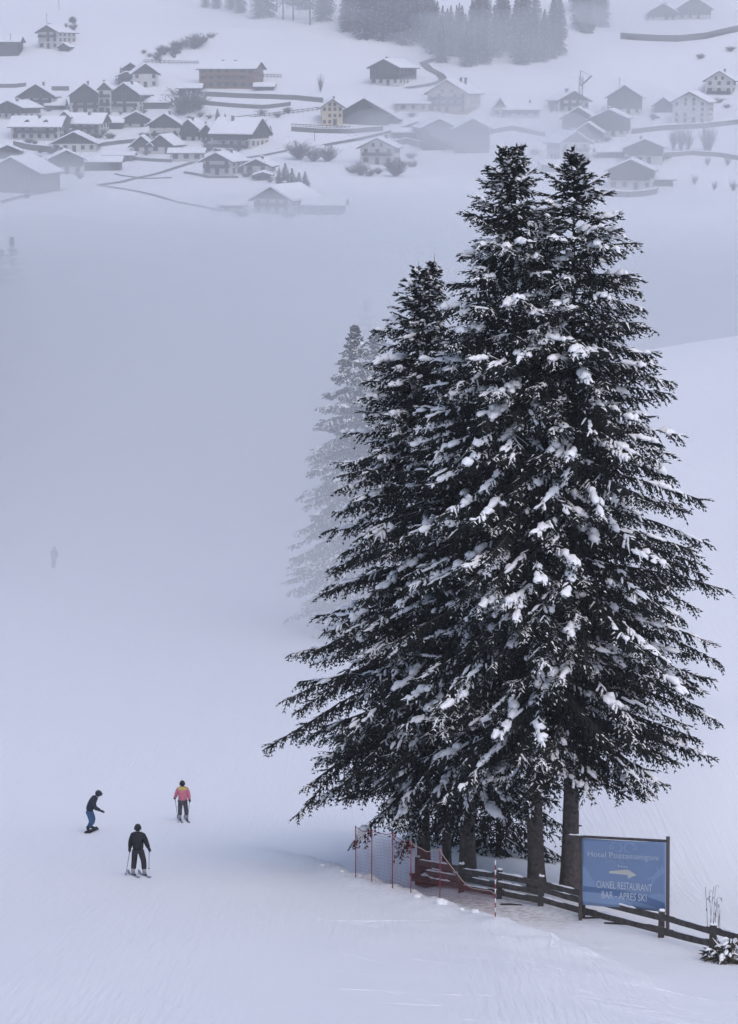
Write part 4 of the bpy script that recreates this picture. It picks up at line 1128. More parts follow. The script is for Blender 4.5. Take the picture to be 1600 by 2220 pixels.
def _win(w, h):
    mb = MB(); t = 0.13
    mb.box(-w/2, w/2, -0.10, 0.02, 0, t, 0).box(-w/2, w/2, -0.10, 0.02, h - t, h, 0)
    mb.box(-w/2, -w/2 + t, -0.10, 0.02, t, h - t, 0).box(w/2 - t, w/2, -0.10, 0.02, t, h - t, 0)
    me = mb.mesh("window"); me.materials.append(M['frame'])
    pm = MB().box(-w/2 + t, w/2 - t, -0.05, 0.01, t, h - t).mesh("pane"); pm.materials.append(M['glass'])
    return me, pm
WIN = {k: _win(*k) for k in ((1.2, 1.4), (1.0, 1.2), (1.7, 1.5), (1.3, 2.1))}

def put_window(root, loc, rz, size=(1.2, 1.4), name="window"):
    a, b = WIN[size]
    o = bpy.data.objects.new(name, a); col.objects.link(o); o.parent = root; o.location = loc; o.rotation_euler = (0, 0, rz)
    q = bpy.data.objects.new("pane", b); col.objects.link(q); q.parent = o
    return o

def chevron(W, He, Hr, ov, t, lift=0.0, trim=0.0, side_ov=None):
    """outline of a pitched roof slab over walls of width W, eaves He, ridge He+Hr"""
    so = ov if side_ov is None else side_ov
    k = Hr / (W / 2); x = W / 2 + so - trim
    zo = He - k * (so - trim) + lift; zr = He + Hr + lift
    return [(-x, zo), (0, zr), (x, zo), (x, zo + t), (0, zr + t * 1.15), (-x, zo + t)]

def house(label, u0, u1, vb, ve, va, depth, yaw=0, side=False, gw=9.0, wall='plaster', upper='wood', wood_from=0.55, roof='roofwood',
          rows=2, balcony=(1,), win=(1.2, 1.4), chimneys=1, snow=0.36, cat="house", name="house", door=True, sidewin=True, blank=False,
          dnear=0.0, group="houses of the hillside village", ov=1.1, cols=None, dormers=0):
    if vb > 100:
        cu_, gr = 0.5 * (u0 + u1), 1.09
        u0, u1 = cu_ - (cu_ - u0) * gr, cu_ + (u1 - cu_) * gr; ve = vb - (vb - ve) * 1.06; va = vb - (vb - va) * 1.06
    p = hit(0.5 * (u0 + u1), vb, 480)
    if dnear:
        p = at_d(0.5 * (u0 + u1), vb, p.y + dnear)
    ppm = F / (p.y * CP - p.z * SP)
    wpx = (u1 - u0) / ppm
    He = (vb - ve) / ppm; Hr = (ve - va) / ppm
    if side:
        W = gw; D = wpx / max(0.5, math.cos(R(yaw))); ang = R(90 + yaw); half = W / 2
    else:
        W = wpx / max(0.5, math.cos(R(yaw))); D = depth; ang = R(yaw); half = D / 2
        # keep the eaves overhang inside the measured roof width
    back = Vector((-math.sin(R(yaw)), math.cos(R(yaw)), 0)) * half
    c = p + back
    root = empty(name, (c.x, c.y, p.z), label, cat, group, ang)
    Hw = He * wood_from if upper else He
    if blank: Hw = He
    MB().box(-W/2, W/2, -D/2, D/2, -3.0, Hw).build("wall", M[wall], root)
    um = M[upper] if upper else M[wall]
    mb = MB()
    e = 0.06 if (upper and upper != wall) else -0.004
    gab = [(-W/2 - e, Hw if Hw < He else He), (W/2 + e, Hw if Hw < He else He), (W/2 + e, He), (0, He + Hr), (-W/2 - e, He)]
    if Hw >= He - 0.05: gab = [(-W/2 - e, He), (W/2 + e, He), (0, He + Hr)]
    mb.prism(gab, -D/2 - e, D/2 + e)
    mb.build("gable_wall", um, root)
    rf = MB().prism(chevron(W, He, Hr, ov, 0.22), -D/2 - ov, D/2 + ov).build("roof", M[roof], root)
    if snow:
        MB().prism(chevron(W, He, Hr, ov, snow, lift=0.235, trim=0.12), -D/2 - ov + 0.1, D/2 + ov - 0.1).build("roof_snow", M['roofsnow'], rf)
    rr = random.Random(label)
    for k in range(chimneys):
        cx = W * (0.12 + 0.1 * k) * rr.choice((-1, 1)); cy = D * (rr.random() - 0.5) * 0.6
        zt = He + Hr + 0.9
        ch = MB().box(cx - 0.38, cx + 0.38, cy - 0.38, cy + 0.38, He + Hr * 0.6, zt).box(cx - 0.5, cx + 0.5, cy - 0.5, cy + 0.5, zt, zt + 0.12)
        ch.build("chimney", M['stone'], rf)
        MB().box(cx - 0.44, cx + 0.44, cy - 0.44, cy + 0.44, zt + 0.123, zt + 0.35).build("chimney_snow", M['roofsnow'], rf)
    for k in range(dormers):
        cy = D * ((k + 0.8) / (dormers + 0.6) - 0.5); x0 = -W * 0.36
        zb = He + Hr * 0.28
        dm = MB().prism([(cy - 0.9, zb - 0.4), (cy + 0.9, zb - 0.4), (cy + 0.9, zb + 0.8), (cy, zb + 1.4), (cy - 0.9, zb + 0.8)], x0, x0 + W * 0.25)
        dm.v = [(y, x, z) for x, y, z in dm.v]; dm.f = [tuple(reversed(f)) for f in dm.f]
        dm.build("dormer", M['wood'], rf)
    if not blank:
        fh = He / rows
        def wall_windows(length, place, rz, n=None, r0=0, r1=rows):
            n = n or max(2, int(length / 2.7))
            for r in range(r0, r1):
                for k in range(n):
                    t = -length/2 + length * (k + 0.5) / n
                    zz = r * fh + fh * 0.30
                    if door and r == 0 and k == n // 2 and rz == 0:
                        put_window(root, place(t, 0.1), rz, (1.3, 2.1), "door"); continue
                    if rr.random() < 0.10: continue
                    sz = win if (r, k) != (0, 0) else ((1.7, 1.5) if win == (1.2, 1.4) else win)
                    if win[1] > fh * 0.7: sz = (1.0, 1.2)
                    put_window(root, place(t, zz), rz, sz)
        e2 = 0.02
        def fr(t, z): return (t, -D/2 - (0.07 if z > Hw else e2), z)
        def lf(t, z): return (-W/2 - (0.07 if z > Hw else e2), -t, z)
        def rt(t, z): return (W/2 + (0.07 if z > Hw else e2), t, z)
        wall_windows(W, fr, 0, cols if not side else None)
        if Hr > 2.0 and not side:
            for t in (-W * 0.12, W * 0.12): put_window(root, (t, -D/2 - 0.08, He + 0.1), 0, (1.0, 1.2))
        if side: wall_windows(D, lf, R(-90), cols)
        elif sidewin and yaw > 4: wall_windows(D, lf, R(-90))
        if sidewin and yaw < -4 and not side: wall_windows(D, rt, R(90))
        for r in balcony:
            if r >= rows: continue
            z = r * fh + 0.02
            if side:
                q = MB().box(-W/2 - 1.3, -W/2 - 0.075, -D*0.42, D*0.42, z, z + 0.14).box(-W/2 - 1.36, -W/2 - 1.27, -D*0.42, D*0.42, z + 0.142, z + 1.05)
                q.box(-W/2 - 1.265, -W/2 - 0.08, -D*0.42, -D*0.42 + 0.08, z + 0.142, z + 1.05).box(-W/2 - 1.265, -W/2 - 0.08, D*0.42 - 0.08, D*0.42, z + 0.142, z + 1.05)
            else:
                q = MB().box(-W*0.43, W*0.43, -D/2 - 1.3, -D/2 - 0.075, z, z + 0.14).box(-W*0.43, W*0.43, -D/2 - 1.36, -D/2 - 1.27, z + 0.142, z + 1.05)
                q.box(-W*0.43, -W*0.43 + 0.08, -D/2 - 1.265, -D/2 - 0.08, z + 0.142, z + 1.05).box(W*0.43 - 0.08, W*0.43, -D/2 - 1.265, -D/2 - 0.08, z + 0.142, z + 1.05)
            q.build("balcony", M['wood'] if wall != 'brown' else M['brown'], root)
    else:
        # barn: boarded walls and a gate
        nb = max(6, int(W / 1.4))
        for k in range(nb):
            x = -W/2 + W * (k + 0.5) / nb
            hh = He + Hr * (1 - abs(x) / (W / 2)) - 0.4
            MB().box(x - W/nb * 0.44, x + W/nb * 0.44, -D/2 - 0.14, -D/2 - 0.07, 0.15, hh).build("plank", M[upper or wall], root)
        MB().box(-1.8, 1.8, -D/2 - 0.24, -D/2 - 0.145, 0, min(3.4, He * 0.8)).build("gate", M['wood'], root)
    return root

H = house
# upper farm and the top edge of the village
H("white farmhouse with dark gable and balcony standing alone above the village, beside a round pine", 84, 126, 106, 72, 60, 13, -24, rows=3, balcony=(2,), wood_from=1.0, chimneys=2)
H("small snow roofed shed in front of the lone upper farmhouse", 131, 147, 111, 101, 96, 4, -10, blank=True, wall='greywood', upper='greywood', chimneys=0, cat="shed", name="shed", group="sheds and barns")
H("dark barn with broad snowy roof next to a small conifer and lamp post", -20, 38, 122, 93, 84, 10, 0, side=True, gw=11, blank=True, wall='greywood', upper='wood', chimneys=0, cat="barn", name="barn", group="sheds and barns")
H("white chalet with broad wooden gable below the bushy bank", 291, 340, 190, 161, 143, 12, 12, rows=2, balcony=(), wood_from=0.95)
H("low stone stable attached to the chalet below the bushy bank", 258, 292, 186, 166, 159, 8, 5, blank=True, wall='stone', upper='greywood', chimneys=0, cat="barn", name="barn", group="sheds and barns")
H("small dark hut perched behind the chalet below the bushy bank", 270, 297, 158, 148, 139, 6, 0, blank=True, wall='wood', upper='wood', chimneys=0, cat="hut", name="hut", group="sheds and barns")
H("long brown three storey wooden guesthouse with galleries along its whole front", 436, 548, 192, 152, 140, 0, -14, side=True, gw=11, wall='brown', upper='brown', wood_from=0.6, rows=3, balcony=(1, 2), chimneys=2, win=(1.7, 1.5))
# left cluster
H("wide gabled house with grey wooden attic and twin dormers in the upper row", 44, 114, 236, 210, 188, 11, 0, rows=2, wood_from=0.8, chimneys=1)
H("large house with wood clad gable, one of an adjoining pair with stair tower", 156, 214, 248, 209, 187, 11, 8, rows=3, balcony=(1, 2), wood_from=0.6)
H("narrow white stair tower house between the adjoining pair", 215, 240, 248, 197, 185, 9, 0, rows=3, balcony=(0, 1, 2), wood_from=0.95, chimneys=1, ov=0.5)
H("large house with dark gable and snowy roof, the other of the adjoining pair", 241, 300, 244, 207, 186, 13, -12, rows=3, balcony=(1,), wood_from=0.6)
H("plain shed with flat snowy roof right of the adjoining pair", 312, 362, 236, 223, 217, 0, 0, side=True, gw=6, blank=True, wall='stone', upper='stone', chimneys=0, cat="shed", name="shed", group="sheds and barns")
H("little snow capped shed between the wide gabled house and the adjoining pair", 104, 136, 238, 228, 220, 0, 0, side=True, gw=5, blank=True, wall='greywood', upper='wood', chimneys=0, cat="shed", name="shed", group="sheds and barns")
H("dark gabled house with white right side wall above the long white terrace house", -8, 50, 258, 235, 223, 10, -28, rows=2, wood_from=0.5)
H("long white terrace house with dormers and a notched eave", 28, 126, 304, 276, 259, 0, -6, side=True, gw=11, rows=2, balcony=(1,), wood_from=1.0, dormers=2)
H("tall grey stair tower joined to the long white terrace house", 131, 150, 296, 256, 247, 8, 0, rows=3, wall='stone', upper='stone', balcony=(), chimneys=0, door=False, cols=1, ov=0.6)
H("white house with open eaves joined on the other side of the grey stair tower", 153, 216, 294, 269, 252, 0, -10, side=True, gw=10, rows=2, wood_from=1.0, balcony=(1,))
H("low wide chalet with broad dark gable over a white ground floor", 118, 204, 330, 312, 291, 12, 0, rows=1, wood_from=0.95, balcony=(), chimneys=1)
H("chalet with balcony and snowy roof above the open field, beside a low dark shed", 112, 178, 378, 347, 331, 11, 10, rows=2, wood_from=0.55)
H("long low dark shed at the top of the open field", 186, 256, 370, 352, 345, 0, 0, side=True, gw=6, blank=True, wall='wood', upper='wood', chimneys=0, cat="shed", name="shed", group="sheds and barns")
H("huge dark wooden barn half lost in mist at the foot of the village", -30, 84, 418, 378, 348, 16, -12, blank=True, wall='greywood', upper='greywood', chimneys=0, cat="barn", name="barn", group="sheds and barns")
H("white house with wide balcony and dark top gable, a second gable at its flank", 327, 388, 308, 272, 252, 11, 0, rows=3, wood_from=0.8)
H("lower dark gabled wing at the flank of the white house with wide balcony", 390, 428, 308, 280, 264, 11, -10, rows=2, wood_from=0.4, dnear=2)
H("house with dark gable, one of two joined gables over a garage row", 288, 326, 334, 315, 299, 9, 0, rows=1, wood_from=0.7, balcony=())
H("dark gabled house with snowy roof side, other of two joined gables over the garages", 327, 372, 334, 314, 297, 10, -15, rows=1, wood_from=0.7, balcony=())
H("row of white garages under flat snowy roof", 372, 436, 350, 333, 327, 0, 0, side=True, gw=7, rows=1, upper=None, balcony=(), chimneys=0, win=(1.7, 1.5), cat="garage", name="garage", group="sheds and barns")
H("house with a huge snowy roof slope and dark balconies above the sledging field", 462, 542, 320, 290, 263, 0, -26, side=True, gw=12, rows=2, wood_from=0.6, balcony=(0, 1))
H("white cottage with balcony and two tall chimneys at the edge of the sledging field", 442, 500, 380, 351, 336, 10, -22, rows=2, wood_from=1.0, chimneys=2)
H("small bungalow with dark gable beside the white cottage with tall chimneys", 530, 582, 377, 361, 349, 10, -8, rows=1, wood_from=1.0, balcony=())
H("dark stone garage dug into the slope below the small bungalow", 556, 584, 391, 380, 376, 6, 0, blank=True, wall='stone', upper='stone', chimneys=0, cat="garage", name="garage", group="sheds and barns")
H("big misty farmhouse by a clump of firs, lowest of all", 553, 628, 464, 434, 411, 14, -28, rows=2, wood_from=1.0, balcony=(1,), chimneys=2, snow=0.6)
H("low outbuilding on the near side of the lowest misty farmhouse", 482, 526, 459, 446, 441, 0, 5, side=True, gw=5, rows=1, upper='wood', balcony=(), chimneys=0, door=False, cat="shed", name="shed", group="sheds and barns")
H("long dark stable on the far side of the lowest misty farmhouse", 664, 738, 466, 446, 436, 0, -5, side=True, gw=8, blank=True, wall='greywood', upper='greywood', chimneys=0, cat="barn", name="barn", group="sheds and barns")
# middle
H("tall narrow cream house with rows of small windows, attached to a big dark barn", 700, 741, 272, 234, 220, 10, 4, rows=3, wall='cream', upper=None, balcony=(), chimneys=1, cols=4, win=(1.0, 1.2))
H("big dark barn attached to the tall cream house", 743, 836, 274, 246, 219, 14, -8, blank=True, wall='wood', upper='wood', chimneys=0, cat="barn", name="barn", group="sheds and barns", dnear=2)
H("dark chalet alone on the meadow by the winding lane", 805, 862, 186, 149, 134, 15, -26, rows=2, wood_from=0.35, balcony=(1,), chimneys=1)
H("large pale hotel like house with balconies below the winding lane", 930, 1008, 245, 205, 180, 16, -20, rows=3, wall='rose', upper='rose', wood_from=0.7, balcony=(1, 2), chimneys=2)
H("low pale annex with skylights beside the large pale house", 866, 926, 242, 226, 221, 0, 0, side=True, gw=8, rows=1, wall='rose', upper=None, balcony=(), chimneys=0)
H("huge misty barn with dark gable, one of two joined gables above the slope", 918, 985, 325, 280, 264, 18, 6, blank=True, wall='greywood', upper='greywood', chimneys=0, cat="barn", name="barn", group="sheds and barns")
H("huge misty barn with taller end wall, other of two joined gables above the slope", 990, 1058, 332, 282, 264, 18, 0, blank=True, wall='greywood', upper='greywood', chimneys=0, cat="barn", name="barn", group="sheds and barns")
H("plain white house with balcony on the slope below the barns, bushes at its foot", 784, 852, 357, 322, 305, 11, -10, rows=2, upper=None, balcony=(1,), chimneys=1)
# right
H("white chapel like cottage with pointed tower roof", 1072, 1096, 255, 234, 217, 7, 0, rows=1, upper='wood', wood_from=0.98, balcony=(), chimneys=0, snow=0.25, ov=0.5)
H("long low house joined to the cottage with pointed tower roof", 1098, 1166, 256, 238, 226, 0, 0, side=True, gw=8, rows=1, upper='wood', wood_from=0.5, balcony=(), chimneys=1)
H("house with white balcony and snowy roof behind the building crane", 1212, 1274, 244, 219, 202, 11, 14, rows=2, wood_from=1.0)
H("dark wooden barn house with a tall pole on its ridge", 1320, 1386, 250, 213, 191, 13, -8, rows=2, wood_from=0.35, balcony=(), chimneys=0)
H("small dark hut between the barn house and the four storey white house", 1420, 1456, 244, 229, 215, 7, -12, blank=True, wall='wood', upper='wood', chimneys=0, cat="hut", name="hut", group="sheds and barns")
H("plain four storey white house with even rows of windows", 1462, 1526, 268, 224, 206, 12, -20, rows=4, upper=None, balcony=(), cols=4, win=(1.0, 1.2), chimneys=0)
H("white house with two dark windows on the steep upper bank", 1532, 1585, 204, 176, 159, 12, -14, rows=2, wood_from=1.0, upper='plaster', balcony=(0,))
H("dark timber house under the crane, roof heavy with snow", 1222, 1284, 290, 258, 238, 12, -10, rows=2, wood_from=0.3)
H("long dark house with snowy roof across the lane from the barn house", 1288, 1352, 296, 258, 243, 12, -14, rows=2, wood_from=0.3, balcony=(1,))
H("white misty house with dark left flank below the crane", 1216, 1276, 350, 311, 291, 11, 18, rows=2, wood_from=1.0)
H("misty dark gabled house behind the white misty house below the crane", 1248, 1300, 318, 288, 271, 11, -10, rows=2, wood_from=0.5, dnear=6)
H("misty house with a wide dark gable and a pale bay", 1362, 1432, 356, 322, 307, 12, -8, rows=2, wood_from=0.5, balcony=(1,))
H("misty white house with long balcony on a terrace, lowest on the slope behind the spruces", 1322, 1410, 412, 372, 352, 11, -10, rows=2, wood_from=0.6)
H("hazy house by the upper wood, left of the two on the terrace", 1408, 1466, 44, 26, 10, 11, -6, rows=2, wood_from=0.4)
H("hazy house by the upper wood with the broader roof, above the curved terrace wall", 1470, 1540, 42, 18, -4, 12, -6, rows=2, wood_from=0.4)

# more roofs and sheds packed between
SB = "sheds and barns"
H("dark lean-to shed between the long terrace house and the chalet with wide balcony", 228, 262, 280, 266, 258, 0, 4, side=True, gw=6, blank=True, wall='wood', upper='wood', chimneys=0, cat="shed", name="shed", group=SB)
H("dark house tucked behind the house with wide balcony", 272, 318, 276, 258, 246, 10, 6, rows=2, wood_from=0.4)
H("stone built garage under a snowy terrace left of the row of garages", 232, 284, 350, 338, 334, 0, 0, side=True, gw=6, rows=1, wall='stone', upper=None, balcony=(), chimneys=0, cat="garage", name="garage", group=SB)
H("dark farm shed at the village edge above the mist shrouded barn", -6, 40, 344, 328, 318, 8, 8, blank=True, wall='greywood', upper='wood', chimneys=0, cat="shed", name="shed", group=SB)
H("narrow dark house squeezed beside the house with huge snowy roof slope", 436, 458, 306, 286, 274, 8, 0, rows=2, wood_from=0.4, ov=0.7)
H("dark timber shed under the drive of the brown guesthouse", 390, 432, 206, 192, 186, 0, 0, side=True, gw=6, blank=True, wall='wood', upper='wood', chimneys=0, cat="shed", name="shed", group=SB)
H("low shed with snowy roof at the gable end of the brown guesthouse", 556, 590, 196, 188, 183, 0, 0, side=True, gw=5, blank=True, wall='greywood', upper='greywood', chimneys=0, cat="shed", name="shed", group=SB)
H("square dark shed below the pointed tower cottage", 1178, 1214, 372, 358, 352, 0, 0, side=True, gw=6, blank=True, wall='greywood', upper='greywood', chimneys=0, cat="shed", name="shed", group=SB)
H("misty annex with flat snowy roof beside the lowest house behind the spruces", 1418, 1456, 404, 390, 384, 0, 0, side=True, gw=6, blank=True, wall='greywood', upper='greywood', chimneys=0, cat="shed", name="shed", group=SB)
H("snow roofed byre between the long dark house and the misty wide gable", 1300, 1350, 342, 330, 322, 0, 0, side=True, gw=7, blank=True, wall='wood', upper='wood', chimneys=0, cat="barn", name="barn", group=SB)
H("dark shed under snow left of the cream house terrace", 856, 906, 300, 288, 282, 0, 0, side=True, gw=7, blank=True, wall='wood', upper='wood', chimneys=0, cat="shed", name="shed", group=SB)
H("wooden hay hut at the end of the terrace fence", 838, 862, 268, 258, 251, 6, -8, blank=True, wall='wood', upper='wood', chimneys=0, cat="hut", name="hut", group=SB)

# ------------------------------------------------------------------ walls, lanes, fences between the houses
def ground_line(pts, n=10, d0=480):
    ws = [hit(u, v, d0) for u, v in pts]; out = []
    for a, b in zip(ws[:-1], ws[1:]):
        for k in range(n): 
            q = a.lerp(b, k / n); out.append(Vector((q.x, q.y, gz(q.x, q.y))))
    out.append(ws[-1]); return out
def wall_line(label, pts, h, t=0.6, m='stone', cap=True, name="retaining_wall", grp="walls between the houses"):
    L = ground_line(pts, 6); o = L[0].copy()
    root = empty(name, o, label, "wall", grp)
    mb, sb = MB(), MB(); h *= 0.62
    for a, b in zip(L[:-1], L[1:]):
        a = a - o; b = b - o
        d = (b - a).normalized(); s = Vector((-d.y, d.x, 0)) * (t / 2)
        def quad(mbx, z0, z1, w):
            vs = [a - s*w + Vector((0,0,z0)), b - s*w + Vector((0,0,z0)), b + s*w + Vector((0,0,z0)), a + s*w + Vector((0,0,z0))]
            vs += [v + Vector((0, 0, z1 - z0)) for v in vs]
            mbx.add(vs, [(3,2,1,0),(4,5,6,7),(0,1,5,4),(1,2,6,5),(2,3,7,6),(3,0,4,7)])
        quad(mb, -1.5, h, 1.0)
        if cap: quad(sb, h + 0.003, h + 0.25, 1.15)
    mb.build("masonry", M[m], root)
    if cap: sb.build("snow_cap", M['roofsnow'], root)
    return root
wall_line("long dark retaining wall along the lane below the brown guesthouse", [(436, 208), (520, 212), (588, 214), (640, 216), (700, 222)], 2.6)
wall_line("lower terrace wall with a bulge under the brown guesthouse drive", [(434, 226), (500, 232), (570, 236), (630, 229)], 2.2)
wall_line("dark bank wall behind the upper row of gabled houses", [(-10, 190), (30, 190), (56, 187)], 2.2)
wall_line("dark wall running from the wide gabled house to the adjoining pair", [(112, 196), (150, 196)], 2.4)
wall_line("terrace wall under the long white terrace house", [(30, 318), (70, 326), (110, 330)], 3.0)
wall_line("curving terrace wall by the upper hazy houses", [(1345, 84), (1400, 88), (1470, 90), (1530, 84), (1600, 68)], 4.0, m='greywood')
wall_line("dark wall in front of the huge misty barns", [(852, 318), (880, 312), (916, 320)], 3.0)
wall_line("long low wall right of the four storey white house", [(1370, 290), (1440, 282), (1520, 278), (1610, 268)], 2.6)
wall_line("misty low wall on the slope beneath the misty gabled house", [(1440, 340), (1500, 336), (1560, 340), (1610, 348)], 2.2)
wall_line("dark wall in front of the pointed tower cottage", [(1064, 290), (1110, 282), (1180, 296)], 2.4)
wall_line("terrace wall with snowy top below the cream house", [(632, 284), (690, 288), (760, 289), (830, 283)], 2.4)
wall_line("terrace wall under the misty white house with long balcony", [(1300, 424), (1360, 428), (1424, 420)], 2.6)
wall_line("stepped wall between the white garages and the sledging field", [(250, 378), (310, 388), (372, 386)], 0.5, cap=False)
wall_line("stone wall under the white cottage with two tall chimneys", [(400, 376), (450, 386), (516, 386)], 1.0, cap=False)
wall_line("wall below the row of the low wide chalet", [(210, 318), (260, 312), (322, 306)], 2.0)
wall_line("wall under the twin gabled house", [(282, 346), (330, 350), (372, 352)], 1.6)

def strip(pts, w, z, name, m, d0=480):
    L = ground_line(pts, 14, d0); vs = []; fs = []
    for i, p in enumerate(L):
        d = (L[min(i+1, len(L)-1)] - L[max(i-1, 0)]); d.z = 0; d.normalize(); s = Vector((-d.y, d.x, 0)) * (w / 2)
        for q in (p - s, p + s): vs.append((q.x, q.y, gz(q.x, q.y) + z))
    for i in range(len(L) - 1): fs.append((2*i, 2*i+2, 2*i+3, 2*i+1))
    me = bpy.data.meshes.new(name); me.from_pydata(vs, [], fs); me.update()
    return tag(link(name, me, M[m]), kind="structure")
strip([(945, 128), (918, 138), (930, 150), (955, 163), (962, 175), (940, 183), (880, 192)], 3.2, 0.25, "lane", 'asphalt')
strip([(212, 402), (260, 396), (330, 380), (420, 352)], 2.0, 0.25, "lane", 'asphalt')
strip([(212, 402), (300, 416), (380, 438), (470, 455)], 1.0, 0.25, "footpath", 'asphalt')
strip([(0, 440), (60, 424), (140, 412)], 2.0, 0.25, "lane", 'asphalt')
strip([(702, 316), (780, 302), (850, 286), (912, 266)], 2.4, 0.25, "lane", 'asphalt')
strip([(520, 345), (580, 336), (628, 326)], 1.6, 0.25, "lane", 'asphalt')

def field_fence(label, pts, n, h=1.1):
    ws = [hit(u, v, 480) for u, v in pts]
    tot = [0]
    for a, b in zip(ws[:-1], ws[1:]): tot.append(tot[-1] + (b - a).length)
    o = ws[0].copy(); root = empty("field_fence", o, label, "fence", "field fences between the houses")
    P = []
    for k in range(n):
        t = tot[-1] * k / (n - 1); i = min(len(tot) - 2, max(0, int(np.searchsorted(tot, t)) - 1))
        q = ws[i].lerp(ws[i+1], (t - tot[i]) / (tot[i+1] - tot[i])); q.z = gz(q.x, q.y); P.append(q - o)
    pm = MB().box(-0.09, 0.09, -0.09, 0.09, -0.4, h + 0.15).mesh("post"); pm.materials.append(M['wood'])
    for q in P:
        c = bpy.data.objects.new("post", pm); col.objects.link(c); c.parent = root; c.location = q
    for a, b in zip(P[:-1], P[1:]):
        for hh in (0.5, h): MB().beam(a + Vector((0, -0.13, hh)), b + Vector((0, -0.13, hh)), 0.06, 0.22).build("rail", M['wood'], root)
    return root
field_fence("wooden fence on the terrace in front of the cream house", [(632, 276), (690, 279), (758, 281)], 16)
field_fence("fence climbing the sledging field towards the cream house", [(500, 262), (560, 255), (640, 246), (698, 238)], 20)
field_fence("fence on the meadow beside the brown guesthouse", [(556, 168), (590, 168), (610, 169)], 8)
field_fence("fence beside the snowy bushes above the chalet", [(312, 136), (350, 138), (430, 139)], 14)

# crane, masts
def crane():
    p = hit(1258, 268, 480); ppm = F / (p.y * CP - p.z * SP); Hh = 100 / ppm
    root = empty("tower_crane", p, "slender lattice building crane standing among the misty houses", "crane")
    mb = MB(); s = 0.6
    for x in (-s, s):
        for y in (-s, s): mb.beam((x, y, -1), (x, y, Hh), 0.16, 0.16)
    k = 0; z = 0
    while z < Hh - 1.2:
        a = -s if k % 2 else s
        for y in (-s, s): mb.beam((a, y, z), (-a, y, z + 1.2), 0.1, 0.1)
        for x in (-s, s): mb.beam((x, a, z), (x, -a, z + 1.2), 0.1, 0.1)
        z += 1.2; k += 1
    mb.build("mast", M['greywood'], root)
    jb = MB(); a0 = Vector((0, 0, Hh - 3)); a1 = Vector((3.6, 0.5, Hh + 0.2))
    jb.beam(a0, a1, 0.35, 0.5); jb.beam(a0 + Vector((0, 0, 0)), Vector((-0.3, 0, Hh + 2)), 0.2, 0.2); jb.beam(Vector((-0.3, 0, Hh + 2)), a1, 0.1, 0.1)
    jb.build("jib", M['greywood'], root)
    MB().box(-1.1, 1.1, -1.1, 1.1, -0.6, 0.5).build("ballast", M['stone'], root)
crane()
def pole(u, vb, vt, label, r=0.12):
    p = hit(u, vb, 480); ppm = F / (p.y * CP - p.z * SP)
    root = empty("utility_pole", p, label, "pole", "poles in the village")
    hh = (vb - vt) / ppm
    MB().tube([(0, 0, -0.4), (0, 0, hh)], [r, r * 0.7], 6).build("shaft", M['wood'], root)
    MB().beam((-0.5, 0, hh - 0.4), (0.5, 0, hh - 0.4), 0.1, 0.1).build("crossarm", M['wood'], root)
pole(24, 122, 74, "thin post in front of the dark barn by the small conifer")
pole(102, 62, 30, "tall thin mast behind the ridge of the lone upper farmhouse")
pole(128, 20, -8, "thin mast in the open snow above the lone upper farmhouse")
pole(1343, 192, 168, "tall pole behind the ridge of the dark barn house")
pole(682, 306, 284, "small signpost below the terrace fence of the cream house")
# ------------------------------------------------------------------ far trees and bushes
def far_variant(seed, H, Rm, cb, dens=0.5, ss=3.0, dust=0.3, pillow=0.25):
    prof = [(0, Rm * 0.8), (H * 0.15, Rm), (H * 0.5, Rm * 0.72), (H * 0.8, Rm * 0.34), (H, 0.1)]
    stems = [dict(base=(0, 0, -0.5), top=(0.2, 0, H), prof=prof, cb=cb)]
    (nv, nf, nm), snow, (lv, lf) = spruce_geo(seed, stems, dens=dens, sscale=ss, dust=dust, pillow=pillow, simple=True, pil_scale=1.6)
    c = mesh_np("crown", nv, nf, mats=nm); c.materials.append(M['needle']); c.materials.append(M['dusted'])
    t = MB().tube([(0, 0, -0.8), (0.05, 0, H * 0.5), (0.2, 0, H * 0.97)], [0.34, 0.2, 0.04], 7).mesh("trunk", True); t.materials.append(M['bark'])
    s = mesh_np("snow_load", snow[0], snow[1], smooth=True) if snow is not None else None
    if s: s.materials.append(M['snow'])
    return c, t, s, H
FV = [far_variant(101, 22, 4.4, 1.6), far_variant(102, 20, 3.9, 1.2), far_variant(103, 24, 4.6, 2.2), far_variant(104, 21, 3.6, 6.5, dens=0.3, dust=0.4)]
FSNOW = [far_variant(105, 22, 3.6, 1.0, dens=0.5, ss=2.0, dust=0.75, pillow=0.6)]
def far_tree(v, p, Hh, label, group, name="spruce_tree", wide=1.0):
    c, t, s, H0 = v
    k = Hh / H0; rz = random.random() * 6.28
    root = empty(name, (p.x, p.y, p.z), label, "tree", group, rz); root.scale = (k * wide, k * wide, k)
    for nm, me in (("trunk", t), ("crown", c), ("snow_load", s)):
        if me is None: continue
        o = bpy.data.objects.new(nm, me); col.objects.link(o); o.parent = root
        if nm == "snow_load": o["kind"] = "stuff"
    return root
random.seed(5)
def px_tree(u, vb, hpx, label, group, v=None, d0=480, wide=1.0):
    p = hit(u, vb, d0); ppm = F / (p.y * CP - p.z * SP)
    return far_tree(v or random.choice(FV[:3]), p, hpx / ppm, label, group, wide=wide)
G1 = "dark spruces of the upper wood"
for k in range(34):
    u = 748 + 190 * random.random(); vb = 72 + (u - 748) * 0.15 + random.uniform(-34, 6)
    px_tree(u, vb, random.uniform(95, 140), "snow dusted dark spruce in the upper wood, above the walled lane", G1)
G2 = "misty spruces of the round copse"
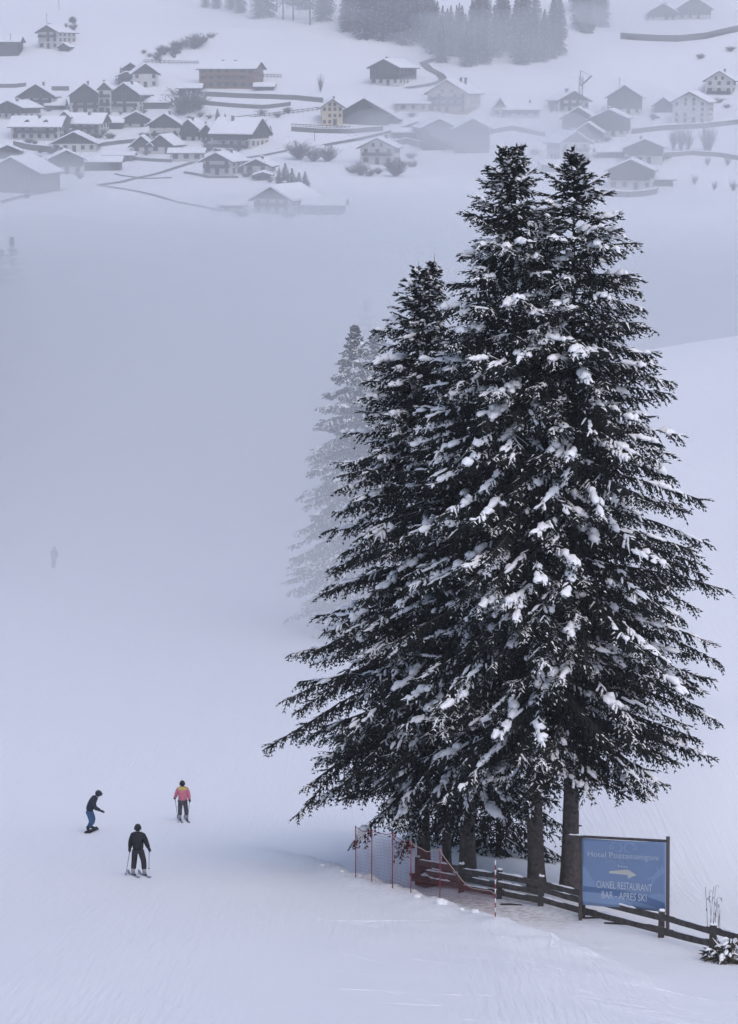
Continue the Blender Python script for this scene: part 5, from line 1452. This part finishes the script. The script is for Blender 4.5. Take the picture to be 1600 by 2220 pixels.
for k in range(52):
    u = 940 + 275 * random.random(); t = (u - 940) / 275
    vb = 142 - 6 * t + random.uniform(-62, 4)
    px_tree(u, vb, random.uniform(85, 120) * (1.12 if 0.3 < t < 0.8 else 0.9), "snow dusted spruce in the misty copse by the winding lane", G2)
G3 = "hazy spruces near the curved wall"
for k in range(12):
    px_tree(1236 + 75 * random.random(), 58 + random.uniform(-40, 16), random.uniform(80, 110), "hazy spruce in the stand left of the curved terrace wall", G3)
G4 = "loose spruces and larches on the high meadow edge"
for u, vb, h, v in ((445, 16, 60, 0), (470, 18, 70, 1), (500, 22, 80, 2), (520, 28, 90, 1), (560, 40, 110, 2), (578, 36, 120, 0), (600, 26, 100, 3), (614, 42, 120, 3), (636, 44, 120, 3), (672, 54, 130, 3), (700, 44, 120, 0), (706, 30, 120, 1), (655, 20, 100, 2)):
    px_tree(u, vb, h, "spruce or larch at the edge of the high meadow above the brown guesthouse", G4, FV[v])
G5 = "clump of firs behind the lowest farmhouse"
for u, vb, h in ((618, 420, 66), (634, 424, 58), (648, 426, 52), (662, 428, 56), (606, 412, 48)):
    px_tree(u, vb, h, "fir in the clump behind the lowest misty farmhouse", G5, wide=1.5)
px_tree(45, 104, 27, "small dark conifer at the corner of the dark barn by the lamp post", None)
px_tree(262, 162, 18, "tiny conifer beside the hut behind the chalet below the bushy bank", None)
for u, vb, h in ((578, 282, 16), (586, 294, 22), (572, 298, 18), (472, 262, 26), (488, 264, 18)):
    px_tree(u, vb, h, "little garden conifer around the house with the huge snowy roof", "garden conifers", wide=1.6)
# trees standing in the fog beyond the run
def fog_tree(u, vt, d, Hh, label, seed, dens=0.8, ss=2.2, Rm=5.2):
    q = at_d(u, vt, d); p = Vector((q.x, q.y, gz(q.x, q.y))); Hh = q.z - p.z
    prof = [(0, Rm * .6), (Hh * .12, Rm), (Hh * .5, Rm * .68), (Hh * .8, Rm * .4), (Hh, .12)]
    r = add_spruce("spruce_tree", label, p, seed, [dict(base=(0, 0, -.4), top=(0.1, 0, Hh), prof=prof, cb=1.4)], 0.28, "spruces standing in the fog", dens=dens, sscale=ss, dust=0.75, pillow=0.6, pil_scale=1.2, simple=True)
    print("fog tree", u, d, Hh)
fog_tree(766, 708, 147, 22, "pale snow covered spruce dissolving in fog behind the dark clump", 201)
fog_tree(812, 716, 152, 22, "pale snow covered spruce in fog, close behind the other pale one", 202, dens=0.6, ss=2.2)
fog_tree(792, 655, 240, 22, "barely visible spruce top deep in the fog above the pale spruces", 203, dens=0.3, ss=2.4)
fog_tree(24, 516, 300, 22, "faint spruce top in the fog at the forest side of the run", 204, dens=0.3, ss=2.4, Rm=4.5)
fog_tree(2, 545, 290, 22, "faint broad spruce in the fog close to the faint spruce top", 205, dens=0.3, ss=2.4, Rm=4.5)

# bare bushes: many thin twigs, some carrying snow
def bush_mesh(seed, n, spread, h, rad=0.03, base=0.3):
    rg = np.random.default_rng(seed)
    az = rg.random(n) * 6.283; rr = np.sqrt(rg.random(n)) * spread * 0.6
    B = np.column_stack([rr * np.cos(az) * 0.6, rr * np.sin(az) * 0.6, rg.random(n) * h * base])
    tilt = rg.random(n)**0.8 * 0.9; A = np.column_stack([np.cos(az) * np.sin(tilt), np.sin(az) * np.sin(tilt), np.cos(tilt)])
    L = h * (0.35 + 0.6 * rg.random(n))
    v1 = cones(B, A, L, np.full(n, rad), np.zeros(n, int))
    m = n * 4; j = rg.integers(0, n, m); t = 0.25 + 0.7 * rg.random(m)
    B2 = B[j] + A[j] * (L[j] * t)[:, None]; a2 = A[j] + rg.normal(size=(m, 3)) * 0.55; a2[:, 2] = np.abs(a2[:, 2]) * 0.8; a2 /= np.linalg.norm(a2, axis=1, keepdims=True)
    v2 = cones(B2, a2, h * (0.12 + 0.22 * rg.random(m)), np.full(m, rad * 0.8), (rg.random(m) < 0.4).astype(int))
    me = mesh_np("branches", np.concatenate([v1[0], v2[0]]), np.concatenate([v1[1], v2[1] + len(v1[0])]), mats=np.concatenate([v1[2], v2[2]]))
    me.materials.append(M['twig']); me.materials.append(M['dusted'])
    return me
BV = [bush_mesh(301, 150, 1.3, 3.4, 0.06), bush_mesh(302, 70, 2.6, 3.0, 0.07), bush_mesh(303, 60, 1.6, 4.4, 0.06)]
def bush(u, vb, hpx, label, group, v=None, wide=1.0, name="bare_bush", cat="bush"):
    p = hit(u, vb, 480); ppm = F / (p.y * CP - p.z * SP); k = hpx / ppm / 3.4
    root = empty(name, p, label, cat, group, random.random() * 6.28); root.scale = (k * wide, k * wide, k)
    o = bpy.data.objects.new("branches", v or random.choice(BV)); col.objects.link(o); o.parent = root
    MB().tube([(0, 0, -0.3), (0.1, 0, 1.6)], [0.12, 0.05], 5).build("stem", M['twig'], root)
for u, vb, h in ((648, 346, 38), (680, 350, 28), (711, 350, 32)):
    bush(u, vb, h, "round leafless bush in the row of three below the terrace fence", "row of three round bushes", BV[0], 1.3)
for k in range(22):
    t = random.random(); bush(338 + 92 * t, 137 - 30 * t + random.uniform(-24, 2) * (1 - abs(t - 0.5)), random.uniform(9, 19), "snowy thicket bush on the bank above the chalet", "thicket on the bank", None, random.uniform(0.9, 1.5))
for u, vb, h in ((430, 100, 26), (458, 82, 14), (440, 92, 16), (312, 116, 8), (324, 124, 8), (420, 106, 24)):
    bush(u, vb, h, "lone snowy shrub scattered around the bank above the chalet", "shrubs by the bank", None, 1.4)
for u, vb, h in ((766, 376, 22), (782, 380, 26), (800, 382, 20), (820, 378, 14), (858, 382, 34), (852, 372, 26), (896, 362, 18), (872, 366, 16)):
    bush(u, vb, h, "leafless shrub on the slope at the foot of the plain white house", "shrubs below the plain white house", None, 1.3)
for u, vb, h in ((395, 250, 44), (412, 244, 38), (430, 240, 30), (405, 232, 30)):
    bush(u, vb, h, "big snow covered garden tree above the house with wide balcony", "garden trees", BV[2], 1.4, "garden_tree", "tree")
for u, vb, h in ((1460, 326, 40), (1476, 328, 46), (1492, 328, 40), (1530, 330, 50), (1538, 330, 44), (1196, 246, 24)):
    bush(u, vb, h, "slender bare tree on the misty slope right of the wide dark gable", "bare trees on the misty slope", BV[2], 0.5, "bare_tree", "tree")
for k in range(5):
    bush(1490 + 110 * random.random(), 420 - 80 * random.random(), random.uniform(14, 24), "faint bare tree in the mist on the slope below the low wall", "faint trees in the mist", BV[2], 0.7, "bare_tree", "tree")
for k in range(26):
    u, vb = random.choice(((560, 270), (600, 250), (330, 330), (230, 312), (90, 244), (310, 262), (900, 350), (1440, 250), (1400, 262), (1560, 230), (1120, 310), (1150, 330), (570, 245), (440, 262), (260, 262), (20, 390), (60, 340), (300, 300), (1500, 120), (1570, 110)))
    bush(u + random.uniform(-26, 26), vb + random.uniform(-8, 8), random.uniform(8, 14), "low snow covered shrub among the village gardens", "garden shrubs", None, 1.8)
for u, vb in ((552, 388), (534, 384), (546, 380), (720, 286), (736, 286)):
    bush(u, vb, 15, "clipped snowy hedge bush by the small bungalow and cream house", "hedge bushes", BV[1], 1.5)
bush(695, 200, 30, "bundle of thin leafless saplings alone on the meadow", None, BV[2], 0.35, "sapling", "tree")
# hedges and dark garden shrubs close round the houses
random.seed(33)
for k in range(70):
    u, vb = random.choice(((20, 240), (60, 246), (120, 244), (150, 254), (200, 256), (250, 252), (300, 246), (330, 244), (370, 246), (60, 312), (140, 306), (190, 302), (228, 298), (250, 300), (270, 318), (320, 312), (360, 314), (430, 312), (450, 324), (500, 326), (545, 318), (260, 340), (100, 334), (90, 382), (180, 384), (40, 426), (420, 262), (410, 215), (425, 205), (1230, 252), (1300, 262), (1340, 262), (1400, 262), (1240, 300), (1300, 310), (1350, 330), (1280, 352), (1440, 350), (1160, 264), (900, 250), (1020, 250), (850, 292), (600, 396), (520, 470), (570, 470), (640, 470)))
    bush(u + random.uniform(-18, 18), vb + random.uniform(-5, 5), random.uniform(7, 13), "dark garden shrub close by a village house wall", "dark garden shrubs", BV[0], random.uniform(1.2, 2.2))
# round pine by the lone farmhouse
def round_pine():
    p = hit(159, 88, 480); ppm = F / (p.y * CP - p.z * SP); Hh = 50 / ppm
    rg = np.random.default_rng(77)
    root = empty("pine_tree", p, "dark round crowned pine beside the lone upper farmhouse", "tree")
    n = 2600; c = []
    for k in range(26):
        t = rg.random(); a = rg.random() * 6.28; r = 1.5 * math.sin(math.pi * (0.12 + 0.8 * t))
        c.append((r * math.cos(a) * rg.random()**.4, r * math.sin(a) * rg.random()**.4, Hh * (0.28 + 0.7 * t)))
    c = np.array(c); j = rg.integers(0, 26, n); A = rg.normal(size=(n, 3)); A[:, 2] = np.abs(A[:, 2]) * .7; A /= np.linalg.norm(A, axis=1, keepdims=True)
    B = c[j] + rg.normal(size=(n, 3)) * 0.38
    v = cones(B, A, 0.35 + 0.3 * rg.random(n), np.full(n, 0.075), (rg.random(n) < 0.1).astype(int))
    link("crown", mesh_np("crown", v[0], v[1], mats=v[2]), [M['needle'], M['dusted']], root)
    MB().tube([(0, 0, -.4), (0.1, 0, Hh * .5), (0, 0, Hh * .9)], [0.22, 0.15, 0.05], 7).build("trunk", M['bark'], root, True)
round_pine()

# the dark wood along the left side of the run, mostly swallowed by the fog
random.seed(9)
for k in range(26):
    d = 150 + 140 * random.random(); x = -0.172 * d - 5.5 - 16 * random.random()**1.3
    far_tree(random.choice(FV[:3]), Vector((x, d, gz(x, d))), random.uniform(19, 26), "dark spruce of the wood along the run, lost in fog", "wood along the run")
# ------------------------------------------------------------------ air: thin even haze, and the fog bank lying in the valley
def vol(name, dens, color=(0.97, 0.975, 1.0), aniso=0.2):
    m = bpy.data.materials.new(name); m.use_nodes = True
    nt = m.node_tree; nt.nodes.remove(nt.nodes["Principled BSDF"])
    v = nt.nodes.new("ShaderNodeVolumePrincipled")
    v.inputs["Color"].default_value = (*color, 1)
    v.inputs["Density"].default_value = dens
    v.inputs["Anisotropy"].default_value = aniso
    nt.links.new(v.outputs[0], nt.nodes["Material Output"].inputs["Volume"])
    return m
hz = MB().box(-800, 800, -130, 1360, -66, 176).build("haze", vol("thin_haze", 0.00025))
tag(hz, "thin even winter haze over the whole valley", "haze", kind="stuff")

def fog_layer(lift, dens, label, ycut=640, front=0.0):
    def fog_top(x, y):
        t = np.interp(y, [70, 82, 100, 128, 165, 220, 300, 450, 560, 640], [-46, -33, -27, -21, -18.5, -22, -28.5, -39, -44, -49])
        t = t + lift * np.interp(y, [70, 100, 160], [0.15, 0.5, 1.0])
        t = t + np.interp(y, [200, 420], [3.0, 8.0]) * vnoise(x / 70, y / 90, 31) + 1.2 * vnoise(x / 24, y / 24, 32 + int(lift))
        s = sstep(0.03, 0.13, x / np.maximum(y, 40)) * (1 - sstep(270, 360, y))
        return t - 26 * s
    bx = np.arange(-260, 261, 8.0); by = np.concatenate([np.arange(70, 200, 5.0), np.arange(200, ycut + 1, 11.0)]) + front
    BX, BY = np.meshgrid(bx, by); ZT = fog_top(BX.ravel(), BY.ravel()); ZB = np.full_like(ZT, -64.0 + 0.1 * lift)
    ZT = np.maximum(ZT, ZB + 0.5)
    n1, n2 = len(bx), len(by); jj = np.arange(n1 * n2).reshape(n2, n1); N = n1 * n2
    tv = np.concatenate([np.column_stack([BX.ravel(), BY.ravel(), ZT]), np.column_stack([BX.ravel(), BY.ravel(), ZB])])
    top = np.column_stack([jj[:-1,:-1].ravel(), jj[:-1,1:].ravel(), jj[1:,1:].ravel(), jj[1:,:-1].ravel()])
    rim = np.concatenate([jj[0,:], jj[1:,-1], jj[-1,-2::-1], jj[-2:0:-1,0]])
    rn = np.roll(rim, -1)
    side = np.column_stack([rim, rim + N, rn + N, rn])
    fogm = mesh_np("haze", tv, np.concatenate([top, top[:, ::-1] + N, side]), smooth=False)
    tag(link("haze", fogm, vol("valley_fog", dens, FOGC)), label, "fog", kind="stuff")
FOGC = (0.915, 0.925, 0.945)
fog_layer(0, 0.0105, "dense lowest layer of the fog bank lying in the valley", ycut=420)
fog_layer(4, 0.008, "second layer of the fog bank lying in the valley", ycut=490, front=3)
fog_layer(8, 0.005, "third layer of the fog bank lying in the valley", ycut=570, front=1)
fog_layer(13, 0.0024, "thin top layer of the fog bank lying in the valley", front=4)
va = MB().box(-700, 700, 112, 1340, -65, 150).build("haze", vol("valley_air", 0.00056, (0.87, 0.88, 0.90)))
tag(va, "pale valley air between the run and the village", "haze", kind="stuff")

def mist(u, v, back, rx, ry, rz_, dens, label):
    p = hit(u, v, 480); q = at_d(u, v, p.y - back)
    bm = bmesh.new(); bmesh.ops.create_icosphere(bm, subdivisions=4, radius=1)
    rr = random.Random(label); ph = [rr.random() * 6.28 for _ in range(6)]
    for w in bm.verts:
        c = w.co.copy(); k = 1 + 0.16 * math.sin(3 * c.x + ph[0]) * math.cos(2.5 * c.y + ph[1]) + 0.12 * math.sin(5 * c.x + 4 * c.z + ph[2]) + 0.08 * math.sin(9 * c.x + ph[3]) * math.sin(8 * c.z + ph[4])
        w.co = Vector((c.x * rx * k, c.y * ry * k, c.z * rz_ * k))
    me = bpy.data.meshes.new("haze"); bm.to_mesh(me); bm.free()
    o = link("haze", me, vol("mist_wisp", dens, FOGC)); o.location = q
    tag(o, label, "mist", kind="stuff")
mist(1010, 300, 70, 42, 40, 13, 0.008, "wisp of mist drifting before the big barns and the pale house")
mist(1330, 330, 90, 58, 45, 17, 0.008, "broad mist over the houses behind the spruce tops")
mist(1090, 90, 60, 46, 35, 13, 0.007, "mist hanging in front of the copse")
mist(1420, 30, 50, 40, 30, 10, 0.010, "mist in front of the upper hazy houses")
mist(40, 400, 60, 26, 30, 9, 0.013, "mist round the huge dark barn at the foot of the village")
mist(950, 210, 50, 22, 25, 7, 0.009, "small wisp of mist over the pale house")
mist(560, 20, 60, 40, 30, 9, 0.006, "thin mist along the high meadow edge")
